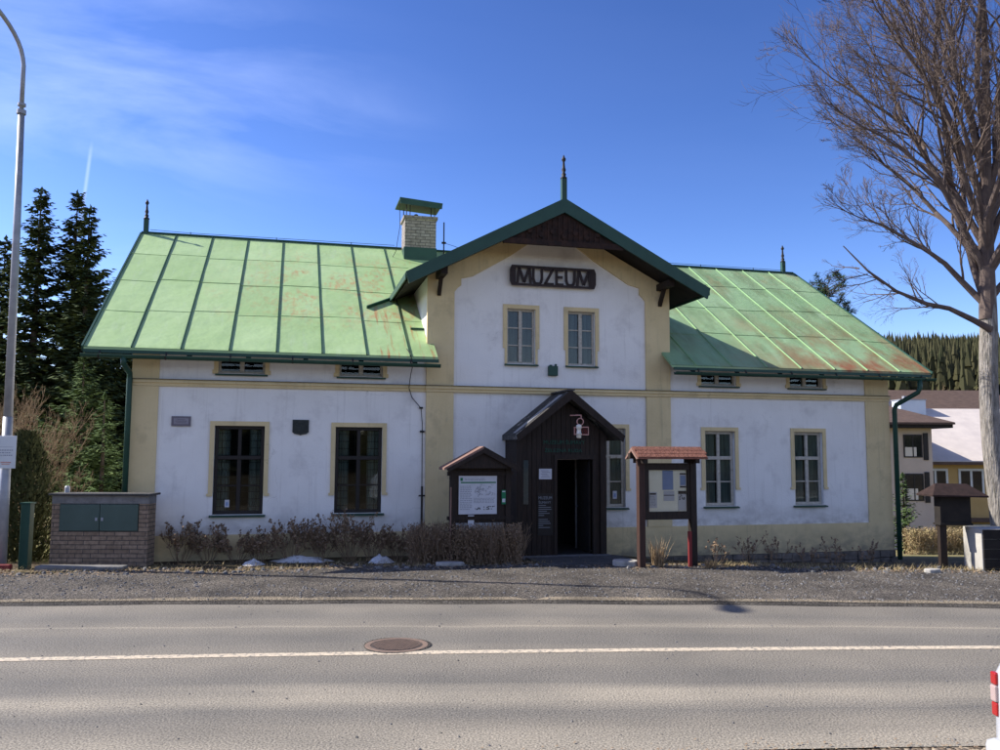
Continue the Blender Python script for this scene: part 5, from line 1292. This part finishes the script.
# ------------------------------------------------------------------ houses behind at right
def roofslab(name, pts, m, parent, th=.12):
    b = MB(); n = len(pts); b.v = [tuple(p) for p in pts] + [(p[0], p[1], p[2] - th) for p in pts]; b.f = [tuple(range(n)), tuple(range(2 * n - 1, n - 1, -1))]
    for k in range(n): j = (k + 1) % n; b.f.append((k, n + k, n + j, j))
    return b.build(name, m, parent)
def house_window(parent, x0, x1, z0, z1, y, frm='bwood', wide=.07, pane=None):
    f = MB().box(x0, x0 + wide, y - .05, y + .02, z0, z1).box(x1 - wide, x1, y - .05, y + .02, z0, z1).box(x0 + wide, x1 - wide, y - .05, y + .02, z1 - wide, z1).box(x0 + wide, x1 - wide, y - .05, y + .02, z0, z0 + wide).box((x0 + x1) / 2 - wide / 2, (x0 + x1) / 2 + wide / 2, y - .045, y + .02, z0 + wide, z1 - wide)
    o = f.build('window', frm, parent); MB().box(x0 + wide, x1 - wide, y - .03, y - .01, z0 + wide, z1 - wide).build('pane', 'carglass', o)
    if pane: MB().box(x0 + wide, (x0 + x1) / 2 + .2, y - .036, y - .031, z0 + wide, z0 + (z1 - z0) * .45).build('blind_or_reflection', pane, o)
    return o
whitepane = mat('blind_behind_glass', (.55, .5, .42), rough=.4, spec=.5)
# beige house
hA = thing('beige_house', 'beige rendered house with a dark brown hipped roof behind the right corner', 'house', (20, 50, -4))
MB().box(-5, 5.65, 0, 9, -1, 8.05).build('wall', 'beige', hA)
ev = 8.0
roofslab('roof', [(-6, -1, ev), (6.55, -1, ev), (2.6, 4.5, ev + 1.9), (-2, 4.5, ev + 1.9)], 'brownroof', hA); roofslab('roof', [(6.55, -1, ev), (6.55, 10, ev), (2.6, 4.5, ev + 1.9)], 'brownroof', hA); roofslab('roof', [(6.55, 10, ev), (-6, 10, ev), (-2, 4.5, ev + 1.9), (2.6, 4.5, ev + 1.9)], 'brownroof', hA); roofslab('roof', [(-6, 10, ev), (-6, -1, ev), (-2, 4.5, ev + 1.9)], 'brownroof', hA)
MB().box(-5.9, 6.45, -.92, 9.9, ev - .32, ev - .13).build('eave_board', 'soffit', hA)
house_window(hA, 3.95, 5.05, 5.95, 7.30, 0, pane=whitepane)
o = house_window(hA, 3.95, 5.05, 3.4, 5.0, 0, pane=whitepane)
house_window(hA, 4.4, 5.05, .9, 1.7, 0)
MB().box(5.12, 5.40, -.06, .0, 5.8, 7.40).box(5.12, 5.40, -.06, 0, 3.3, 5.1).build('shutter', 'bwood', hA)
# ochre house
hB = thing('ochre_house', 'ochre house with pale sunlit sheet roof and white framed windows', 'house', (25.75, 53, -4))
MB().box(0, 12, 0, 9, -1, 5.85).build('wall', 'ochre', hB)
roofslab('roof', [(-.1, -.7, 5.75), (12.5, -.7, 5.75), (12.5, 5.5, 9.3), (-.1, 5.5, 9.3)], 'paleroof', hB); roofslab('roof', [(-.1, 5.5, 9.3), (12.5, 5.5, 9.3), (12.5, 11, 6.2), (-.1, 11, 6.2)], 'paleroof', hB)
MB().box(-.1, 12.5, -.80, -.68, 5.5, 5.68).build('gutter', 'brownroof', hB)
house_window(hB, .75, 2.35, 3.75, 5.25, 0, 'whitep', .14); house_window(hB, 3.0, 4.6, 3.6, 5.25, 0, 'whitep', .14); house_window(hB, 3.4, 5.0, .6, 1.8, 0, 'whitep', .14)
MB().box(-.5, 1.2, -.6, 0, 1.7, 2.0).box(2.9, 5.4, -.8, 0, 2.0, 2.2).build('canopy', 'brownroof', hB)
house_window(hB, -.0 + .15, .8, .9, 1.9, 0, 'bwood')
# big brown roofed house
hC = thing('brown_roofed_house', 'house behind with a broad dull brown roof carrying a metal duct box', 'house', (34, 66, -4))
MB().box(-6, 12, 0, 11, -1, 7.5).build('wall', 'beige', hC)
rfC = roofslab('roof', [(-7, -1, 7.2), (13, -1, 7.2), (8, 6, 11.6), (-3, 6, 11.6)], 'brownroof', hC); roofslab('roof', [(13, -1, 7.2), (13, 12.5, 7.2), (8, 6, 11.6)], 'brownroof', hC); roofslab('roof', [(-7, 12.5, 7.2), (-7, -1, 7.2), (-3, 6, 11.6)], 'brownroof', hC); roofslab('roof', [(13, 12.5, 7.2), (-7, 12.5, 7.2), (-3, 6, 11.6), (8, 6, 11.6)], 'brownroof', hC)
house_window(hC, 6, 8, 3, 5, 0)
d_ = thing('roof_duct_box', 'pale blue grey metal duct box on top of the ochre house roof', 'duct', (27.9, 58.2, 5.0))
MB().box(-.35, 1.4, -.5, .8, -.5, .85).build('duct_casing', 'ductmetal', d_, bevel=.03)
MB().box(-.4, 1.45, -.55, .85, .85, .90).box(.1, .35, -.1, .2, .9, 1.15).build('lid', 'galv', d_)
d_ = thing('satellite_dish', 'small grey satellite dish beside the duct box on the roof', 'satellite dish', (26.2, 57, 5.0))
MB().tube([(0, 0, -.8), (0, 0, .5)], .04, 8).build('mast', 'galv', d_)
q = MB().lathe([(.02, .12), (.25, .08), (.42, 0), (.44, .0), (.26, .10), (.02, .15)], 18); q.xf(Matrix.Translation((0, -.1, .7)) @ Matrix.Rotation(rad(70), 4, 'X') @ Matrix.Rotation(rad(20), 4, 'Y')).build('dish', 'plaquelight', d_, smooth=True)

# ------------------------------------------------------------------ parked car, only its tail reaches the frame
car = thing('parked_car', 'white hatchback cut off by the right edge, only its rear corner showing', 'car', (2.617, 3.72, 0))
hw = .87
# station: x, half width, z_bottom, z_belt, z_roof, roof half width
ST = [(0.00, .84, .42, .66, .67, .78), (.012, .87, .30, 1.04, 1.07, .82), (.05, .875, .28, 1.10, 1.16, .80), (.13, .88, .25, 1.12, 1.27, .74), (.30, .875, .22, 1.07, 1.42, .63), (.55, .88, .2, 1.06, 1.52, .62), (1.2, .88, .2, 1.03, 1.55, .61), (2.0, .88, .2, 1.0, 1.53, .60), (2.6, .88, .2, .98, 1.38, .61), (3.05, .87, .2, .95, 1.02, .68), (3.6, .86, .22, .88, .93, .66), (4.0, .80, .26, .74, .80, .6), (4.12, .7, .32, .6, .62, .55)]
bd = MB(); K = 13
for (x, w_, zb, zl, zr, rw) in ST:
    prof = [(-w_ * .75, zb), (-w_, zb + .08), (-w_, (zb + zl) / 2), (-w_ * .985, zl), (-rw, zr - .04 if zr > zl + .1 else zr), (-rw * .8, zr), (0, zr + .02)]
    prof += [(-a, b) for a, b in prof[-2::-1]]
    bd.v += [(x, a, b) for a, b in prof]
for i in range(len(ST) - 1):
    for k in range(K - 1): a = i * K + k; bd.f.append((a, a + 1, a + 1 + K, a + K))
    bd.f.append((i * K, (i + 1) * K, (i + 1) * K + K - 1, i * K + K - 1))
bd.f.append(tuple(range(K - 1, -1, -1))); bd.f.append(tuple((len(ST) - 1) * K + k for k in range(K)))
body = bd.build('body', 'carwhite', car, smooth=True); 
bm = MB().box(-.075, .10, -.85, .85, .34, .725); bmo = bm.build('rear_bumper', 'carwhite', car, bevel=.04)
for s in (-1, 1):
    y0, y1 = sorted((s * .825, s * .876))
    tl = MB().box(-.004, .10, y0, y1, .985, 1.05).build('tail_light', 'redlens', car, bevel=.008)
    MB().box(-.004, .10, y0, y1, .825, .895).build('brake_light', 'redlens', car, bevel=.008)
    MB().box(-.008, .10, y0, y1, .897, .983).build('reversing_lens', 'clearlens', tl, bevel=.008)
    for x in (.72, 3.35):
        wh = MB(); wh.tube([(x, s * .70, .31), (x, s * .885, .31)], .31, 28).build
        wo = wh.build('wheel', 'tyre', car, bevel=.02)
        MB().tube([(x, s * .80, .31), (x, s * .90, .31)], .20, 20).build('rim', 'alloy', wo, bevel=.01)
    sw = MB(); yy = s * .82
    sw.prism([(.55, 1.08), (1.35, 1.06), (1.35, 1.44), (.72, 1.43)], *sorted((s * .60, s * .845))).prism([(1.42, 1.06), (2.55, 1.02), (2.2, 1.40), (1.42, 1.44)], *sorted((s * .60, s * .845)))
    sw.build('side_window', 'carglass', car, bevel=.01)
MB().box(.12, .16, -.55, .55, 1.10, 1.15).quad((.13, -.6, 1.10), (.13, .6, 1.10), (.31, .55, 1.40), (.31, -.55, 1.40)).build('rear_window', 'carglass', car)
MB().box(-.085, -.068, -.26, .26, .40, .51).build('number_plate', 'whitep', car)

# ------------------------------------------------------------------ world, sun, camera
SUN_EL, SUN_DIR = 39.0, -9.0      # light travels towards +x, slightly towards the camera
wd = bpy.data.worlds.new('World'); sc.world = wd; wd.use_nodes = True; nt = wd.node_tree; N = nt.nodes; L = nt.links
bg = N['Background']; sky = N.new('ShaderNodeTexSky'); sky.sky_type = 'NISHITA'; sky.sun_disc = False
sky.sun_elevation = rad(SUN_EL)
tx, ty = math.cos(rad(SUN_DIR)), math.sin(rad(SUN_DIR)); sxd, syd = -tx, -ty          # towards the sun
sky.sun_rotation = math.atan2(sxd, syd)
sky.air_density = 1.0; sky.dust_density = .6; sky.ozone_density = 2.5; sky.altitude = 700
tc = N.new('ShaderNodeTexCoord'); mp = N.new('ShaderNodeMapping'); mp.inputs['Rotation'].default_value = (0, rad(-12), rad(0)); mp.inputs['Scale'].default_value = (1.2, 1.0, 5.5)
L.new(tc.outputs['Generated'], mp.inputs[0])
nz = N.new('ShaderNodeTexNoise'); nz.inputs['Scale'].default_value = 1.7; nz.inputs['Detail'].default_value = 9; nz.inputs['Roughness'].default_value = .55; nz.inputs['Distortion'].default_value = .6
L.new(mp.outputs[0], nz.inputs['Vector'])
mr = N.new('ShaderNodeMapRange'); mr.inputs[1].default_value = .46; mr.inputs[2].default_value = .80; L.new(nz.outputs['Fac'], mr.inputs[0])
def blobmask(direction, r0, r1, scale=(1, 1, 1)):
    d = Vector(direction).normalized()
    sb = N.new('ShaderNodeVectorMath'); sb.operation = 'SUBTRACT'; L.new(tc.outputs['Generated'], sb.inputs[0]); sb.inputs[1].default_value = d
    ms = N.new('ShaderNodeVectorMath'); ms.operation = 'MULTIPLY'; L.new(sb.outputs[0], ms.inputs[0]); ms.inputs[1].default_value = scale
    ln = N.new('ShaderNodeVectorMath'); ln.operation = 'LENGTH'; L.new(ms.outputs[0], ln.inputs[0])
    r = N.new('ShaderNodeMapRange'); r.interpolation_type = 'SMOOTHSTEP'; r.inputs[1].default_value = r0; r.inputs[2].default_value = r1; r.inputs[3].default_value = 1; r.inputs[4].default_value = 0; L.new(ln.outputs['Value'], r.inputs[0]); return r.outputs[0]
def mth(op, a, b):
    x = N.new('ShaderNodeMath'); x.operation = op
    for i, q_ in enumerate((a, b)):
        if isinstance(q_, (int, float)): x.inputs[i].default_value = q_
        else: L.new(q_, x.inputs[i])
    return x.outputs[0]
m1 = blobmask((-.42, .84, .38), .04, .34, (.8, 1, 2.2)); m2 = blobmask((-.56, .86, .17), .02, .28, (.8, 1, 1.8))
msum = mth('ADD', mth('MULTIPLY', m1, .9), mth('MULTIPLY', m2, .9)); msum = mth('ADD', msum, .02)
# unseen bright cloud behind the camera, added to brighten the shaded walls
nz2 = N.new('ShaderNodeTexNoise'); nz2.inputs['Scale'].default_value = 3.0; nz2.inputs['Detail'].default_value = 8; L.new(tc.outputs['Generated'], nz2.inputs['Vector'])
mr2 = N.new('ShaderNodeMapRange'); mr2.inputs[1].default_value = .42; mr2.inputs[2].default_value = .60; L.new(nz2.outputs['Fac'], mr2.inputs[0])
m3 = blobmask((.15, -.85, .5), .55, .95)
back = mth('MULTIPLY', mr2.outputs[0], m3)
cl = mth('MULTIPLY', mr.outputs[0], msum)
# vapour trail: a thin arc in the sky
def raydir(px, py):
    p_ = rad(5.2); fwd = Vector((0, math.cos(p_), math.sin(p_))); up_ = Vector((0, -math.sin(p_), math.cos(p_))); return (fwd * 840 + Vector((1, 0, 0)) * (px - 500) + up_ * (375 - py)).normalized()
A_, B_ = raydir(90, 150), raydir(79, 232); nrm = A_.cross(B_).normalized()
dt = N.new('ShaderNodeVectorMath'); dt.operation = 'DOT_PRODUCT'; L.new(tc.outputs['Generated'], dt.inputs[0]); dt.inputs[1].default_value = nrm
ab = mth('ABSOLUTE', dt.outputs['Value'], 0)
tr = N.new('ShaderNodeMapRange'); tr.interpolation_type = 'SMOOTHSTEP'; tr.inputs[1].default_value = .0; tr.inputs[2].default_value = .0028; tr.inputs[3].default_value = .22; tr.inputs[4].default_value = 0; L.new(ab, tr.inputs[0])
trail = mth('MULTIPLY', tr.outputs[0], blobmask(((A_ + B_) / 2), .025, .055))
cl = mth('MINIMUM', mth('ADD', mth('MULTIPLY', cl, .40), trail), .8)
mxs = N.new('ShaderNodeMix'); mxs.data_type = 'RGBA'; L.new(cl, mxs.inputs['Factor']); hs = N.new('ShaderNodeHueSaturation'); hs.inputs['Saturation'].default_value = 1.12; L.new(sky.outputs[0], hs.inputs['Color'])
tn = N.new('ShaderNodeMix'); tn.data_type = 'RGBA'; tn.blend_type = 'MULTIPLY'; tn.inputs['Factor'].default_value = 1; tn.inputs['B'].default_value = (.1 * 1.10, .1 * .92, .1 * 1.0, 1); L.new(hs.outputs[0], tn.inputs['A'])
gm = N.new('ShaderNodeGamma'); gm.inputs['Gamma'].default_value = 1.5; L.new(tn.outputs['Result'], gm.inputs['Color'])
sc2 = N.new('ShaderNodeMix'); sc2.data_type = 'RGBA'; sc2.blend_type = 'MULTIPLY'; sc2.inputs['Factor'].default_value = 1; sc2.inputs['B'].default_value = (12.8, 13.3, 12.6, 1); L.new(gm.outputs[0], sc2.inputs['A']); L.new(sc2.outputs['Result'], mxs.inputs['A']); mxs.inputs['B'].default_value = (5.2, 6.0, 8.6, 1)
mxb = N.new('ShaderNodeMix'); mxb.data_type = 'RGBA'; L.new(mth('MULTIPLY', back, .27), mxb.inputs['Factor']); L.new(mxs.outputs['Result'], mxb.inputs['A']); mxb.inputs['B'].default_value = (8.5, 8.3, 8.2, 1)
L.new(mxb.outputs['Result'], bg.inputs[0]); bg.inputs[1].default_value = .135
sl = bpy.data.lights.new('sun', 'SUN'); sl.energy = 4.8; sl.angle = rad(.55); sl.color = (1, .95, .87)
so_ = bpy.data.objects.new('sun', sl); C.objects.link(so_)
el = rad(SUN_EL); dvec = Vector((tx * math.cos(el), ty * math.cos(el), -math.sin(el)))
so_.rotation_euler = dvec.to_track_quat('-Z', 'Y').to_euler()
cam = bpy.data.cameras.new('camera'); co_ = bpy.data.objects.new('camera', cam); C.objects.link(co_); sc.camera = co_
cam.sensor_width = 36; cam.lens = 36 * .840; cam.clip_end = 3000; cam.clip_start = .05
co_.location = (0, 0, 2.2)
p_ = rad(5.2); rl_ = rad(.25)
rotm = Matrix.Rotation(math.pi / 2 + p_, 4, 'X') @ Matrix.Rotation(rl_, 4, 'Z')
co_.rotation_euler = rotm.to_euler()
sc.view_settings.view_transform = 'Standard'; sc.view_settings.look = 'None'; sc.view_settings.gamma = 1; sc.view_settings.exposure = .84
